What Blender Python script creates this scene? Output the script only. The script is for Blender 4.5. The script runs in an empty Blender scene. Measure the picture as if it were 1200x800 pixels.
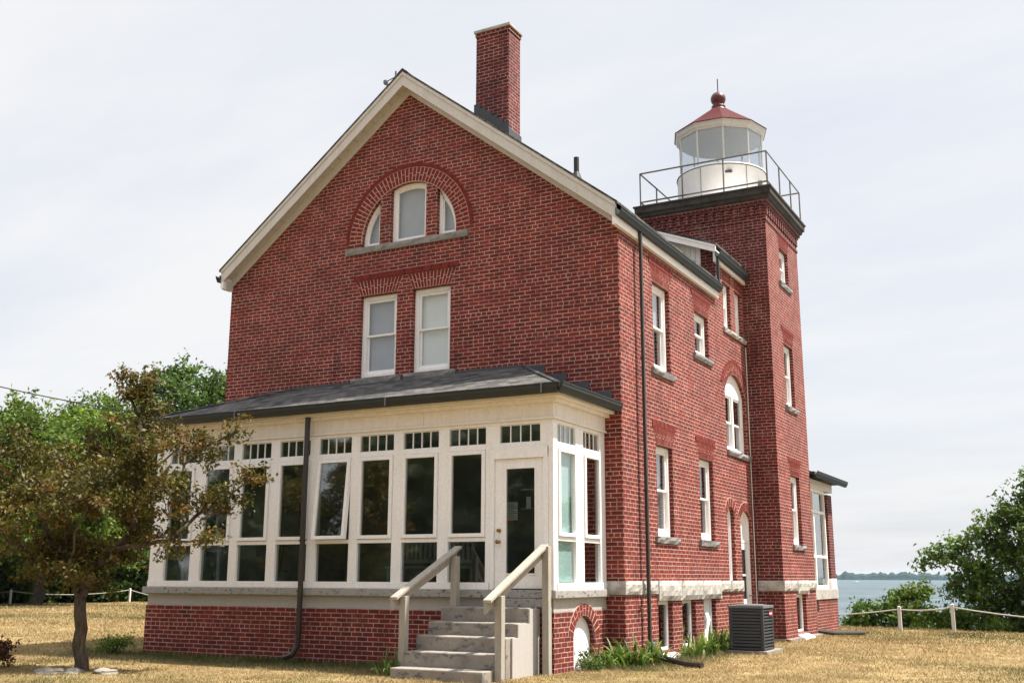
import bpy, bmesh, math, random
import numpy as np
from mathutils import Vector, Matrix
from mathutils.geometry import delaunay_2d_cdt
R = math.radians
random.seed(7)
rng = np.random.default_rng(11)
scene = bpy.context.scene
C = scene.collection

# ------------------------------------------------------------------ tagging
def tag(o, label=None, cat=None, group=None, kind=None):
    if label: o['label'] = label
    if cat: o['category'] = cat
    if group: o['group'] = group
    if kind: o['kind'] = kind
    return o

def thing(name, label, cat, loc=(0, 0, 0), group=None):
    o = bpy.data.objects.new(name, None)
    C.objects.link(o)
    o.location = loc
    o.empty_display_size = .2
    return tag(o, label, cat, group)

def origin(o):
    p = Vector((0, 0, 0))
    while o is not None:
        p += Vector(o.location)
        o = o.parent
    return p

# ------------------------------------------------------------------ mesh builder (world coordinates)
class MB:
    def __init__(s):
        s.v = []; s.f = []; s.uv = {}; s.mi = {}; s.cur = 0
    def vert(s, p):
        s.v.append(tuple(p)); return len(s.v) - 1
    def face(s, idx, uv=None):
        s.f.append(tuple(idx))
        if uv: s.uv[len(s.f) - 1] = uv
        if s.cur: s.mi[len(s.f) - 1] = s.cur
    def poly(s, pts, uv=None):
        s.face([s.vert(p) for p in pts], uv)
    def hexa(s, p):
        i = [s.vert(q) for q in p]
        for q in ((0, 3, 2, 1), (4, 5, 6, 7), (0, 1, 5, 4), (1, 2, 6, 5), (2, 3, 7, 6), (3, 0, 4, 7)):
            s.face([i[k] for k in q])
    def box(s, x0, x1, y0, y1, z0, z1):
        s.hexa([(x0, y0, z0), (x1, y0, z0), (x1, y1, z0), (x0, y1, z0), (x0, y0, z1), (x1, y0, z1), (x1, y1, z1), (x0, y1, z1)])
    def bf(s, fr, u0, u1, d0, d1, z0, z1):
        P = fr.P
        s.hexa([P(u0, d0, z0), P(u1, d0, z0), P(u1, d1, z0), P(u0, d1, z0), P(u0, d0, z1), P(u1, d0, z1), P(u1, d1, z1), P(u0, d1, z1)])
    def prism(s, fr, poly, d0, d1):
        n = len(poly)
        a = [s.vert(fr.P(u, d0, z)) for u, z in poly]
        b = [s.vert(fr.P(u, d1, z)) for u, z in poly]
        s.face(a); s.face(b[::-1])
        for i in range(n):
            j = (i + 1) % n
            s.face([a[i], b[i], b[j], a[j]])
    def ring(s, fr, po, pi, d0, d1):
        n = len(po)
        A = [[s.vert(fr.P(u, d, z)) for u, z in p] for p in (po, pi) for d in (d0, d1)]
        o0, o1, i0, i1 = A
        for k in range(n):
            j = (k + 1) % n
            s.face([o0[k], i0[k], i0[j], o0[j]]); s.face([o1[k], o1[j], i1[j], i1[k]])
            s.face([o0[k], o0[j], o1[j], o1[k]]); s.face([i0[k], i1[k], i1[j], i0[j]])
    def tube(s, pts, r, n=8, cap=True):
        pts = [Vector(p) for p in pts]
        rs = r if isinstance(r, (list, tuple)) else [r] * len(pts)
        rings = []; up = None
        for i, p in enumerate(pts):
            t = (pts[min(i + 1, len(pts) - 1)] - pts[max(i - 1, 0)]).normalized()
            if up is None: up = t.orthogonal().normalized()
            up = (up - t * up.dot(t)).normalized(); w = t.cross(up)
            rings.append([s.vert(p + (up * math.cos(2 * math.pi * k / n) + w * math.sin(2 * math.pi * k / n)) * rs[i]) for k in range(n)])
        for a, b in zip(rings, rings[1:]):
            for k in range(n):
                j = (k + 1) % n
                s.face([a[k], a[j], b[j], b[k]])
        if cap:
            s.face(rings[0][::-1]); s.face(rings[-1])
    def lathe(s, c, prof, n=24, rot=0):
        rings = [[s.vert((c[0] + r * math.cos(rot + 2 * math.pi * k / n), c[1] + r * math.sin(rot + 2 * math.pi * k / n), z)) for k in range(n)] for r, z in prof]
        for a, b in zip(rings, rings[1:]):
            for k in range(n):
                j = (k + 1) % n
                s.face([a[k], a[j], b[j], b[k]])
        s.face(rings[0][::-1]); s.face(rings[-1])
    def extrude_profile(s, prof, p0, p1, ax):
        # prof: list of (a, z); a measured along outward unit vector ax from the line p0-p1
        A = [s.vert((p0[0] + ax[0] * a, p0[1] + ax[1] * a, p0[2] + z)) for a, z in prof]
        B = [s.vert((p1[0] + ax[0] * a, p1[1] + ax[1] * a, p1[2] + z)) for a, z in prof]
        n = len(prof)
        for k in range(n):
            j = (k + 1) % n
            s.face([A[k], A[j], B[j], B[k]])
        s.face(A[::-1]); s.face(B)
    def build(s, name, mats, parent=None, smooth=False, bevel=0, fix=True, label=None):
        if not isinstance(mats, (list, tuple)): mats = [mats]
        o0 = origin(parent)
        me = bpy.data.meshes.new(name)
        me.from_pydata([(x - o0.x, y - o0.y, z - o0.z) for x, y, z in s.v], [], s.f)
        uvl = me.uv_layers.new(name='UVMap')
        for p in me.polygons:
            if p.index in s.mi: p.material_index = s.mi[p.index]
            cu = s.uv.get(p.index)
            n = p.normal
            for k, li in enumerate(p.loop_indices):
                if cu: uvl.data[li].uv = cu[k]; continue
                q = s.v[me.loops[li].vertex_index]
                if abs(n.z) > .8: uv = (q[0], q[1])
                elif abs(n.x) > abs(n.y): uv = (q[1], q[2])
                else: uv = (q[0], q[2])
                uvl.data[li].uv = uv
        if fix:
            bm = bmesh.new(); bm.from_mesh(me)
            bmesh.ops.recalc_face_normals(bm, faces=bm.faces)
            bm.to_mesh(me); bm.free()
        for m in mats: me.materials.append(m)
        if smooth:
            for p in me.polygons: p.use_smooth = True
        o = bpy.data.objects.new(name, me)
        C.objects.link(o)
        if parent: o.parent = parent
        if bevel:
            b = o.modifiers.new('Bevel', 'BEVEL'); b.width = bevel; b.segments = 2; b.limit_method = 'ANGLE'; b.angle_limit = R(50)
        if label: o['label'] = label
        return o

class Fr:
    def __init__(s, kind, v): s.k = kind; s.v = v
    def P(s, u, d, z):
        if s.k == 'F': return (u, s.v + d, z)      # faces -Y
        if s.k == 'S': return (s.v - d, u, z)      # faces +X
        if s.k == 'L': return (s.v + d, u, z)      # faces -X
        if s.k == 'B': return (u, s.v - d, z)      # faces +Y

def mesh_np(name, V, F, UV, mat, parent=None):
    V = np.asarray(V, np.float32); F = np.asarray(F, np.int32)
    o0 = np.array(origin(parent), np.float32)
    k = F.shape[1]
    me = bpy.data.meshes.new(name)
    me.vertices.add(len(V)); me.vertices.foreach_set('co', (V - o0).ravel())
    me.loops.add(F.size); me.loops.foreach_set('vertex_index', F.ravel())
    me.polygons.add(len(F)); me.polygons.foreach_set('loop_start', np.arange(0, F.size, k, dtype=np.int32))
    me.update(calc_edges=True)
    u = me.uv_layers.new(name='UVMap'); u.data.foreach_set('uv', np.asarray(UV, np.float32).ravel())
    me.materials.append(mat)
    o = bpy.data.objects.new(name, me); C.objects.link(o)
    if parent: o.parent = parent
    return o

# ------------------------------------------------------------------ materials
class NT:
    def __init__(s, name):
        m = bpy.data.materials.new(name); m.use_nodes = True
        s.m = m; s.t = m.node_tree; s.t.nodes.clear()
        s.out = s.n('ShaderNodeOutputMaterial')
    def n(s, typ, **kw):
        nd = s.t.nodes.new(typ)
        for k, v in kw.items(): setattr(nd, k, v)
        return nd
    def l(s, a, b): s.t.links.new(a, b)
    def set(s, nd, **kw):
        for k, v in kw.items(): nd.inputs[k].default_value = v
        return nd
    def noise(s, vec, scale, detail=4, rough=.6):
        t = s.n('ShaderNodeTexNoise'); t.inputs['Scale'].default_value = scale; t.inputs['Detail'].default_value = detail; t.inputs['Roughness'].default_value = rough
        s.l(vec, t.inputs['Vector']); return t.outputs['Fac']
    def ramp(s, fac, stops):
        r = s.n('ShaderNodeValToRGB'); e = r.color_ramp.elements
        while len(e) < len(stops): e.new(.5)
        for x, (p, c) in zip(e, stops):
            x.position = p; x.color = (*c, 1) if len(c) == 3 else c
        s.l(fac, r.inputs['Fac']); return r.outputs['Color']
    def mix(s, a, b, fac, mode='MIX'):
        m = s.n('ShaderNodeMix', data_type='RGBA', blend_type=mode)
        for sock, v in ((m.inputs[0], fac), (m.inputs[6], a), (m.inputs[7], b)):
            if hasattr(v, 'links'): s.l(v, sock)
            else: sock.default_value = v if isinstance(v, float) else (*v, 1)
        return m.outputs[2]
    def math(s, op, a, b=None):
        m = s.n('ShaderNodeMath', operation=op)
        for i, v in enumerate((a, b)):
            if v is None: continue
            if hasattr(v, 'links'): s.l(v, m.inputs[i])
            else: m.inputs[i].default_value = v
        return m.outputs[0]
    def bump(s, h, dist, strength=1.):
        b = s.n('ShaderNodeBump'); b.inputs['Distance'].default_value = dist; b.inputs['Strength'].default_value = strength
        s.l(h, b.inputs['Height']); return b.outputs['Normal']
    def bsdf(s, col, rough=.7, spec=.4, normal=None, metal=0.):
        p = s.n('ShaderNodeBsdfPrincipled')
        if hasattr(col, 'links'): s.l(col, p.inputs['Base Color'])
        else: p.inputs['Base Color'].default_value = (*col, 1)
        if hasattr(rough, 'links'): s.l(rough, p.inputs['Roughness'])
        else: p.inputs['Roughness'].default_value = rough
        p.inputs['Specular IOR Level'].default_value = spec
        p.inputs['Metallic'].default_value = metal
        if normal is not None: s.l(normal, p.inputs['Normal'])
        return p.outputs[0]
    def done(s, sh):
        s.l(sh, s.out.inputs['Surface']); return s.m
    def pos(s):
        return s.n('ShaderNodeNewGeometry').outputs['Position']
    def uv(s):
        return s.n('ShaderNodeUVMap').outputs['UV']

def mapping(t, vec, scale=(1, 1, 1), loc=(0, 0, 0)):
    m = t.n('ShaderNodeMapping'); m.inputs['Scale'].default_value = scale; m.inputs['Location'].default_value = loc
    t.l(vec, m.inputs['Vector']); return m.outputs[0]

def m_brick(name, c1=(.198, .0245, .0160), c2=(.104, .0145, .0115), mortar=(.48, .335, .29)):
    t = NT(name); uv = t.uv(); pos = t.pos()
    # slight waviness so that courses are not ruler straight
    nz = t.n('ShaderNodeTexNoise'); nz.inputs['Scale'].default_value = 3.0; t.l(pos, nz.inputs['Vector'])
    off = t.n('ShaderNodeVectorMath', operation='MULTIPLY_ADD'); t.l(nz.outputs['Color'], off.inputs[0]); off.inputs[1].default_value = (.016, .010, 0); t.l(uv, off.inputs[2])
    b = t.n('ShaderNodeTexBrick', offset=.5, offset_frequency=2, squash=.52, squash_frequency=7)
    t.l(off.outputs[0], b.inputs['Vector'])
    for k, v in (('Scale', 1.), ('Mortar Size', .0078), ('Mortar Smooth', .25), ('Bias', -.05), ('Brick Width', .222), ('Row Height', .0746)): b.inputs[k].default_value = v
    b.inputs['Color1'].default_value = (*c1, 1); b.inputs['Color2'].default_value = (*c2, 1); b.inputs['Mortar'].default_value = (*mortar, 1)
    big = t.noise(pos, .55, 5, .6); mid = t.noise(pos, 5., 4, .6); fine = t.noise(pos, 60., 3, .7)
    col = t.mix(b.outputs['Color'], t.ramp(big, [(.3, (.84, .83, .84)), (.7, (1.10, 1.08, 1.05))]), 1., 'MULTIPLY')
    col = t.mix(col, t.ramp(mid, [(.35, (.78, .76, .78)), (.62, (1.1, 1.1, 1.08))]), 1., 'MULTIPLY')
    col = t.mix(col, t.ramp(fine, [(.3, (.85, .85, .85)), (.7, (1.12, 1.12, 1.12))]), 1., 'MULTIPLY')
    # efflorescence and worn mortar: pale and dark patches of their own
    pale = t.math('MULTIPLY', t.ramp(t.noise(pos, 1.7, 6, .7), [(.58, (0, 0, 0)), (.75, (1, 1, 1))]), .18)
    col = t.mix(col, (.42, .30, .27), pale)
    wear = t.math('MULTIPLY', t.math('MULTIPLY', b.outputs['Fac'], t.ramp(t.noise(pos, 3.1, 4, .6), [(.45, (0, 0, 0)), (.62, (1, 1, 1))])), .55)
    col = t.mix(col, (.15, .06, .055), wear)
    st_ = t.ramp(t.noise(mapping(t, pos, (1.1, 1.1, .22)), 1.5, 7, .68), [(.55, (0, 0, 0)), (.74, (1, 1, 1))])
    col = t.mix(col, t.mix(col, (.42, .40, .42), 1., 'MULTIPLY'), t.math('MULTIPLY', st_, .75))
    h = t.math('SUBTRACT', t.math('MULTIPLY', fine, .25), b.outputs['Fac'])
    return t.done(t.bsdf(col, .82, .3, t.bump(h, .006, .8)))

def m_paint(name, col, dirt=(.25, .19, .12), amt=.35, rough=.5, scale=2.2, streak=True, chips=None, chip_at=.66, cscale=6.5, spec=.4):
    t = NT(name); pos = t.pos()
    v = mapping(t, pos, (4., 4., .8) if streak else (1, 1, 1))
    n1 = t.noise(v, scale, 6, .65); n2 = t.noise(pos, 28., 3, .6)
    f = t.math('MULTIPLY', t.ramp(n1, [(.42, (0, 0, 0)), (.85, (1, 1, 1))]), amt)
    c = t.mix(col, dirt, f)
    c = t.mix(c, t.ramp(n2, [(.3, (.93, .92, .9)), (.6, (1.03, 1.03, 1.03))]), 1., 'MULTIPLY')
    h = n2
    if chips:
        cn = t.ramp(t.noise(mapping(t, pos, (1.6, 1.6, 3.2)), cscale, 6, .7), [(chip_at, (0, 0, 0)), (chip_at + .03, (1, 1, 1))])
        c = t.mix(c, chips, cn)
    return t.done(t.bsdf(c, rough, spec, t.bump(h, .002, .35)))

def m_plain(name, col, rough=.6, spec=.4, var=.15, scale=12., metal=0., bump=.002):
    t = NT(name); pos = t.pos(); n = t.noise(pos, scale, 5, .65)
    c = t.mix(col, t.ramp(n, [(.25, (1 - 2 * var,) * 3), (.75, (1 + var,) * 3)]), 1., 'MULTIPLY')
    return t.done(t.bsdf(c, rough, spec, t.bump(n, bump, .5), metal))

def m_stone(name, col, dark=(.10, .095, .09), amt=.55, bscale=9.):
    t = NT(name); pos = t.pos()
    n1 = t.noise(pos, 3.2, 7, .7); n2 = t.noise(pos, bscale, 6, .7); n3 = t.noise(pos, 45., 3, .6)
    c = t.mix(col, dark, t.math('MULTIPLY', t.ramp(n1, [(.46, (0, 0, 0)), (.72, (1, 1, 1))]), amt))
    c = t.mix(c, t.ramp(n2, [(.3, (.7, .69, .68)), (.7, (1.15, 1.13, 1.1))]), 1., 'MULTIPLY')
    c = t.mix(c, t.ramp(n3, [(.3, (.85,) * 3), (.7, (1.1,) * 3)]), 1., 'MULTIPLY')
    return t.done(t.bsdf(c, .88, .25, t.bump(t.math('ADD', n2, t.math('MULTIPLY', n3, .3)), .012, .7)))

def m_shingle():
    t = NT('asphalt shingle'); uv = t.uv(); pos = t.pos()
    b = t.n('ShaderNodeTexBrick', offset=.37, offset_frequency=2); t.l(uv, b.inputs['Vector'])
    for k, v in (('Scale', 1.), ('Mortar Size', .006), ('Brick Width', .21), ('Row Height', .16), ('Bias', -.15)): b.inputs[k].default_value = v
    b.inputs['Color1'].default_value = (.115, .112, .112, 1); b.inputs['Color2'].default_value = (.014, .016, .020, 1); b.inputs['Mortar'].default_value = (.010, .010, .012, 1)
    g = t.noise(pos, 90., 3, .8); w = t.noise(pos, 1.2, 4, .6)
    c = t.mix(b.outputs['Color'], t.ramp(g, [(.3, (.6,) * 3), (.7, (1.5,) * 3)]), 1., 'MULTIPLY')
    c = t.mix(c, t.ramp(w, [(.35, (.8, .8, .8)), (.7, (1.25, 1.2, 1.12))]), 1., 'MULTIPLY')
    return t.done(t.bsdf(c, .9, .25, t.bump(t.math('SUBTRACT', g, b.outputs['Fac']), .008, .9)))

def m_glass(name, tint=(.86, .90, .88), f0=.055, rough=.0):
    t = NT(name)
    lw = t.n('ShaderNodeLayerWeight'); lw.inputs['Blend'].default_value = .5
    f = t.math('ADD', t.math('MULTIPLY', t.math('POWER', lw.outputs['Facing'], 4.), .9), f0)
    tr = t.n('ShaderNodeBsdfTransparent'); tr.inputs['Color'].default_value = (*tint, 1)
    gl = t.n('ShaderNodeBsdfGlossy'); gl.inputs['Roughness'].default_value = rough; gl.inputs['Color'].default_value = (.95, .97, .97, 1)
    nb = t.bump(t.noise(t.pos(), 1.6, 2, .5), .012, .25); t.l(nb, gl.inputs['Normal'])
    mx = t.n('ShaderNodeMixShader'); t.l(f, mx.inputs[0]); t.l(tr.outputs[0], mx.inputs[1]); t.l(gl.outputs[0], mx.inputs[2])
    return t.done(mx.outputs[0])

def m_leaf(name, stops, trans=.3, rough=.55, clump=.35, cscale=.9):
    t = NT(name); sep = t.n('ShaderNodeSeparateXYZ'); t.l(t.uv(), sep.inputs[0])
    c = t.ramp(sep.outputs['X'], stops)
    big = t.noise(t.pos(), cscale, 3, .6)
    c = t.mix(c, t.ramp(big, [(.3, (1 - clump,) * 3), (.7, (1 + clump, 1 + clump, 1 + clump * .6))]), 1., 'MULTIPLY')
    p = t.bsdf(c, rough, .35)
    tl = t.n('ShaderNodeBsdfTranslucent'); t.l(t.mix(c, (1.25, 1.3, .7), 1., 'MULTIPLY'), tl.inputs['Color'])
    mx = t.n('ShaderNodeMixShader'); mx.inputs[0].default_value = trans; t.l(p, mx.inputs[1]); t.l(tl.outputs[0], mx.inputs[2])
    return t.done(mx.outputs[0])

def m_bark(name, col=(.085, .068, .052)):
    t = NT(name); pos = t.pos(); v = mapping(t, pos, (9, 9, 2.2)); n = t.noise(v, 2.2, 6, .7); f = t.noise(pos, 50., 3, .6)
    c = t.mix(col, t.ramp(n, [(.3, (.45, .43, .4)), (.65, (1.5, 1.45, 1.4))]), 1., 'MULTIPLY')
    return t.done(t.bsdf(c, .92, .2, t.bump(t.math('ADD', n, t.math('MULTIPLY', f, .3)), .03, .9)))

M = {}
M['brick'] = m_brick('red brick')
M['brick_dark'] = m_brick('dark red brick', (.135, .0165, .0160), (.070, .0105, .0115), (.38, .25, .22))  # darker brick and mortar for tower front, frieze, chimney, dormer return and pier
M['voussoir'] = m_plain('arch brick', (.172, .0215, .0150), .85, .25, .3, 9., bump=.004)
M['mortar'] = m_plain('mortar', (.54, .38, .33), .9, .2, .15, 30.)
M['white'] = m_paint('white paint', (.80, .80, .815), (.48, .44, .40), .22, chips=(.34, .29, .24), chip_at=.765)
M['cream'] = m_paint('cream paint', (.76, .725, .685), (.44, .37, .29), .35, chips=(.25, .19, .13), chip_at=.72)
M['rake'] = m_paint('weathered ivory paint', (.54, .525, .505), (.34, .29, .23), .4, chips=(.24, .20, .16), chip_at=.75)
M['whitelead'] = m_paint('white lantern paint', (.87, .875, .885), (.55, .53, .51), .15, streak=True, chips=(.17, .13, .10), chip_at=.755)
M['ledge'] = m_paint('grey ledge paint', (.31, .30, .29), (.17, .16, .15), .5, rough=.8, chips=(.085, .085, .09), chip_at=.572)
M['greyboard'] = m_paint('grey painted board', (.40, .385, .37), (.30, .27, .24), .4, rough=.7)
M['concrete'] = m_paint('worn concrete', (.265, .235, .205), (.13, .12, .11), .9, rough=.92, scale=3.4, streak=False, chips=(.125, .12, .115), chip_at=.555, cscale=2.8)
M['stone'] = m_stone('limestone', (.43, .42, .40), (.12, .115, .11), .6)
M['bluestone'] = m_stone('grey stone sill', (.27, .275, .285), (.10, .10, .105), .6)
M['shingle'] = m_shingle()
M['gutter'] = m_plain('green grey metal', (.030, .035, .033), .55, .3, .12, 5.)
M['brownmetal'] = m_plain('brown metal', (.034, .028, .024), .42, .5, .15, 6.)
M['lead'] = m_plain('lead flashing', (.050, .052, .062), .55, .5, .15, 4.)
M['cornice'] = m_stone('stained cornice', (.065, .062, .06), (.018, .017, .017), .85, 7.)
M['rust'] = m_plain('rusty rail', (.12, .105, .095), .6, .4, .3, 14.)
M['redmetal'] = m_paint('faded red roof paint', (.062, .0050, .0060), (.13, .036, .036), .6, rough=.75, streak=False, scale=3.2, spec=.12)
M['redball'] = m_plain('dark red paint', (.105, .010, .013), .42, .5, .2, 5.)
M['glass'] = m_glass('window glass', (.60, .64, .62), .10, .0)
M['pglass'] = m_glass('screened porch glass', (.66, .70, .68), .165, .045)
M['clear'] = m_glass('clear window glass', (.92, .94, .94), .05)
M['lglass'] = m_glass('lantern glass', (.90, .92, .93), .07)
M['interior'] = m_plain('dark plaster', (.16, .15, .14), .9, .2, .1)
M['blind'] = m_plain('pale blind', (.42, .42, .47), .9, .2, .05, 3.)
M['blindwhite'] = m_plain('white blind', (.80, .81, .80), .9, .2, .04, 3.)
M['teal'] = m_plain('pale teal shade', (.40, .56, .55), .85, .2, .05, 2.)
M['wood'] = m_paint('weathered timber', (.34, .315, .275), (.19, .17, .145), .7, rough=.9, scale=4., streak=True)
M['acdark'] = m_plain('dark grey metal', (.040, .046, .052), .5, .5, .1, 5.)
M['acgrey'] = m_plain('grey metal', (.13, .145, .155), .45, .5, .08, 5.)
M['black'] = m_plain('black', (.012, .012, .013), .6, .4, .1)
M['brass'] = m_plain('tarnished brass', (.30, .19, .09), .35, .5, .2, 30., metal=.8)
M['paper'] = m_plain('paper', (.72, .71, .68), .9, .2, .04)
M['redpaper'] = m_plain('red print', (.45, .05, .05), .8, .2, .04)
M['floor'] = m_plain('painted floor', (.10, .10, .095), .7, .3, .15, 3.)
M['furn'] = m_plain('painted furniture', (.62, .63, .63), .6, .3, .06)
M['iron'] = m_plain('dark iron', (.02, .02, .02), .6, .4, .1)
M['rock'] = m_stone('field stone', (.27, .25, .22), (.25, .22, .19), .4, 7.)
M['postpaint'] = m_paint('worn post paint', (.56, .56, .55), (.30, .28, .25), .5, rough=.8)
M['rope'] = m_plain('pale rope', (.46, .45, .43), .9, .2, .15, 40.)
M['soil'] = m_plain('bare soil', (.10, .07, .045), .95, .1, .3, 8.)
M['bark'] = m_bark('bark')
M['barkgrey'] = m_bark('grey bark', (.062, .054, .045))
M['crab'] = m_leaf('bronzed leaves', [(0., (.030, .040, .010)), (.30, (.068, .064, .014)), (.62, (.108, .088, .018)), (.86, (.130, .074, .022)), (.97, (.18, .060, .021)), (1., (.25, .08, .03))], .30)
M['leaf'] = m_leaf('green leaves', [(0., (.030, .055, .010)), (.45, (.075, .130, .020)), (.85, (.15, .21, .032)), (1., (.22, .27, .05))], .36, cscale=.5)
M['leafdark'] = m_leaf('deep green leaves', [(0., (.024, .050, .012)), (.5, (.060, .112, .026)), (.88, (.115, .175, .040)), (1., (.19, .23, .06))], .34, cscale=.6)
M['leafright'] = m_leaf('mid green leaves', [(0., (.030, .060, .014)), (.5, (.075, .135, .030)), (.88, (.14, .205, .045)), (1., (.22, .26, .07))], .34, cscale=.7)
M['leafwood'] = m_leaf('dull green leaves', [(0., (.024, .034, .020)), (.6, (.060, .078, .046)), (1., (.12, .14, .085))], .3, cscale=.2)
M['lily'] = m_leaf('lily leaves', [(0., (.045, .085, .020)), (.6, (.10, .17, .035)), (.84, (.20, .25, .06)), (1., (.42, .33, .12))], .3, cscale=3.)
M['rustbush'] = m_leaf('rusty leaves', [(0., (.06, .022, .014)), (.6, (.13, .045, .022)), (1., (.22, .09, .04))], .25)

def m_grass(name):
    t = NT(name); sep = t.n('ShaderNodeSeparateXYZ'); t.l(t.uv(), sep.inputs[0])
    straw = t.ramp(sep.outputs['X'], [(0., (.20, .140, .064)), (.4, (.31, .228, .110)), (.8, (.40, .308, .160)), (1., (.48, .39, .23))])
    green = t.ramp(sep.outputs['X'], [(0., (.030, .050, .014)), (.6, (.070, .090, .024)), (1., (.15, .15, .05))])
    c = t.mix(straw, green, sep.outputs['Y'])
    p = t.bsdf(c, .75, .2)
    tl = t.n('ShaderNodeBsdfTranslucent'); t.l(c, tl.inputs['Color'])
    mx = t.n('ShaderNodeMixShader'); mx.inputs[0].default_value = .25; t.l(p, mx.inputs[1]); t.l(tl.outputs[0], mx.inputs[2])
    return t.done(mx.outputs[0])
M['grass'] = m_grass('dry grass blades')

def m_ground():
    t = NT('dry lawn'); pos = t.pos()
    n1 = t.noise(pos, .22, 5, .6); n2 = t.noise(pos, 1.3, 5, .65); n3 = t.noise(pos, 14., 4, .7); n4 = t.noise(pos, 70., 3, .7)
    c = t.ramp(n2, [(.30, (.17, .115, .060)), (.48, (.275, .20, .098)), (.66, (.36, .275, .145))])
    g = t.math('MULTIPLY', t.ramp(n1, [(.50, (0, 0, 0)), (.68, (1, 1, 1))]), .45)
    c = t.mix(c, (.105, .105, .034), g)
    at = t.n('ShaderNodeAttribute', attribute_name='green_shade')
    c = t.mix(c, (.045, .058, .018), t.math('MULTIPLY', at.outputs['Fac'], t.ramp(n2, [(.30, (.55,) * 3), (.55, (1, 1, 1))])))  # darker turf green; at the porch foot it paints in the shade
    c = t.mix(c, t.ramp(n3, [(.3, (.62, .60, .56)), (.65, (1.2, 1.18, 1.12))]), 1., 'MULTIPLY')
    c = t.mix(c, t.ramp(n4, [(.3, (.75,) * 3), (.7, (1.2,) * 3)]), 1., 'MULTIPLY')
    return t.done(t.bsdf(c, .95, .1, t.bump(t.math('ADD', n3, t.math('MULTIPLY', n4, .5)), .05, .8)))
M['ground'] = m_ground()

def m_water():
    t = NT('lake water'); pos = t.pos()
    v = mapping(t, pos, (1., 1., 1.))
    n = t.noise(v, .35, 6, .65); b = t.noise(pos, .02, 4, .6)
    c = t.ramp(b, [(.35, (.050, .072, .085)), (.65, (.085, .108, .118))])
    c = t.mix(c, t.ramp(n, [(.35, (.6,) * 3), (.65, (1.4,) * 3)]), 1., 'MULTIPLY')
    c = t.mix(c, t.ramp(t.noise(mapping(t, pos, (.05, .11, 1)), 1., 6, .75), [(.38, (.62,) * 3), (.62, (1.35,) * 3)]), 1., 'MULTIPLY')
    nb = t.bump(n, .6, 1.)
    df = t.n('ShaderNodeBsdfDiffuse'); t.l(c, df.inputs['Color']); t.l(nb, df.inputs['Normal'])
    gl = t.n('ShaderNodeBsdfGlossy'); gl.inputs['Roughness'].default_value = .35; gl.inputs['Color'].default_value = (.75, .85, .95, 1); t.l(nb, gl.inputs['Normal'])
    mx = t.n('ShaderNodeMixShader'); mx.inputs[0].default_value = .15; t.l(df.outputs[0], mx.inputs[1]); t.l(gl.outputs[0], mx.inputs[2])
    return t.done(mx.outputs[0])
M['water'] = m_water()
M['farwood'] = m_plain('far woodland', (.016, .040, .030), .95, .1, .4, .05)

# ------------------------------------------------------------------ ground, water, far shore
def lawn_h(x, y):
    a = .31 * x + .95 * y
    b = -.9 * x + .433 * y
    s1 = np.clip((a - 16.2) / 7., 0, 1); s2 = np.clip((b - 48.5) / 7., 0, 1)
    s3 = np.clip((-b - 120) / 10., 0, 1)
    s = np.maximum(np.maximum(s1, s2), s3); s = s * s * (3 - 2 * s)
    w = .035 * np.sin(x * .31 + 1.3) * np.sin(y * .27) + .02 * np.sin(x * .9 + y * .7)
    near = np.exp(-((x + 4) ** 2 + (y - 4) ** 2) / 260.)
    return w * (1 - near) - s * 8.

g = np.concatenate([-np.geomspace(400, 62, 24), np.arange(-60, -14, .8), np.arange(-14, 8, .25), np.arange(8, 61, .8), np.geomspace(62, 400, 24)])
gx, gy = np.meshgrid(g, g, indexing='ij')
n = len(g)
V = np.stack([gx.ravel(), gy.ravel(), lawn_h(gx, gy).ravel()], 1)
i, j = np.meshgrid(np.arange(n - 1), np.arange(n - 1), indexing='ij')
q = (i * n + j).ravel()
F = np.stack([q, q + n, q + n + 1, q + 1], 1)
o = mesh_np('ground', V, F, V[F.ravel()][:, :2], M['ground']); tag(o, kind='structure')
def green_shade(x, y):
    # greener turf, porch shade painted in at its foot; greener along the sunny bed
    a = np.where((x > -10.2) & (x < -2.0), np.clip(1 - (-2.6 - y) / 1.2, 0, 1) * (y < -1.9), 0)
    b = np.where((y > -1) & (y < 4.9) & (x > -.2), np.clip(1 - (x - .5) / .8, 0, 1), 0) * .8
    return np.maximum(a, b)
ma = o.data.attributes.new('green_shade', 'FLOAT', 'POINT'); ma.data.foreach_set('value', green_shade(V[:, 0], V[:, 1]).astype(np.float32))
for p in o.data.polygons: p.use_smooth = True

wb = MB(); S_ = 9000
wb.poly([(-S_, -S_, -5), (S_, -S_, -5), (S_, S_, -5), (-S_, S_, -5)])
tag(wb.build('water', M['water'], fix=False), kind='structure')

CAM = Vector((7.0318, -17.0033, 1.42))
def polar(az_deg, d):
    a = R(az_deg); return CAM.x + math.sin(a) * d, CAM.y + math.cos(a) * d

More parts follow.
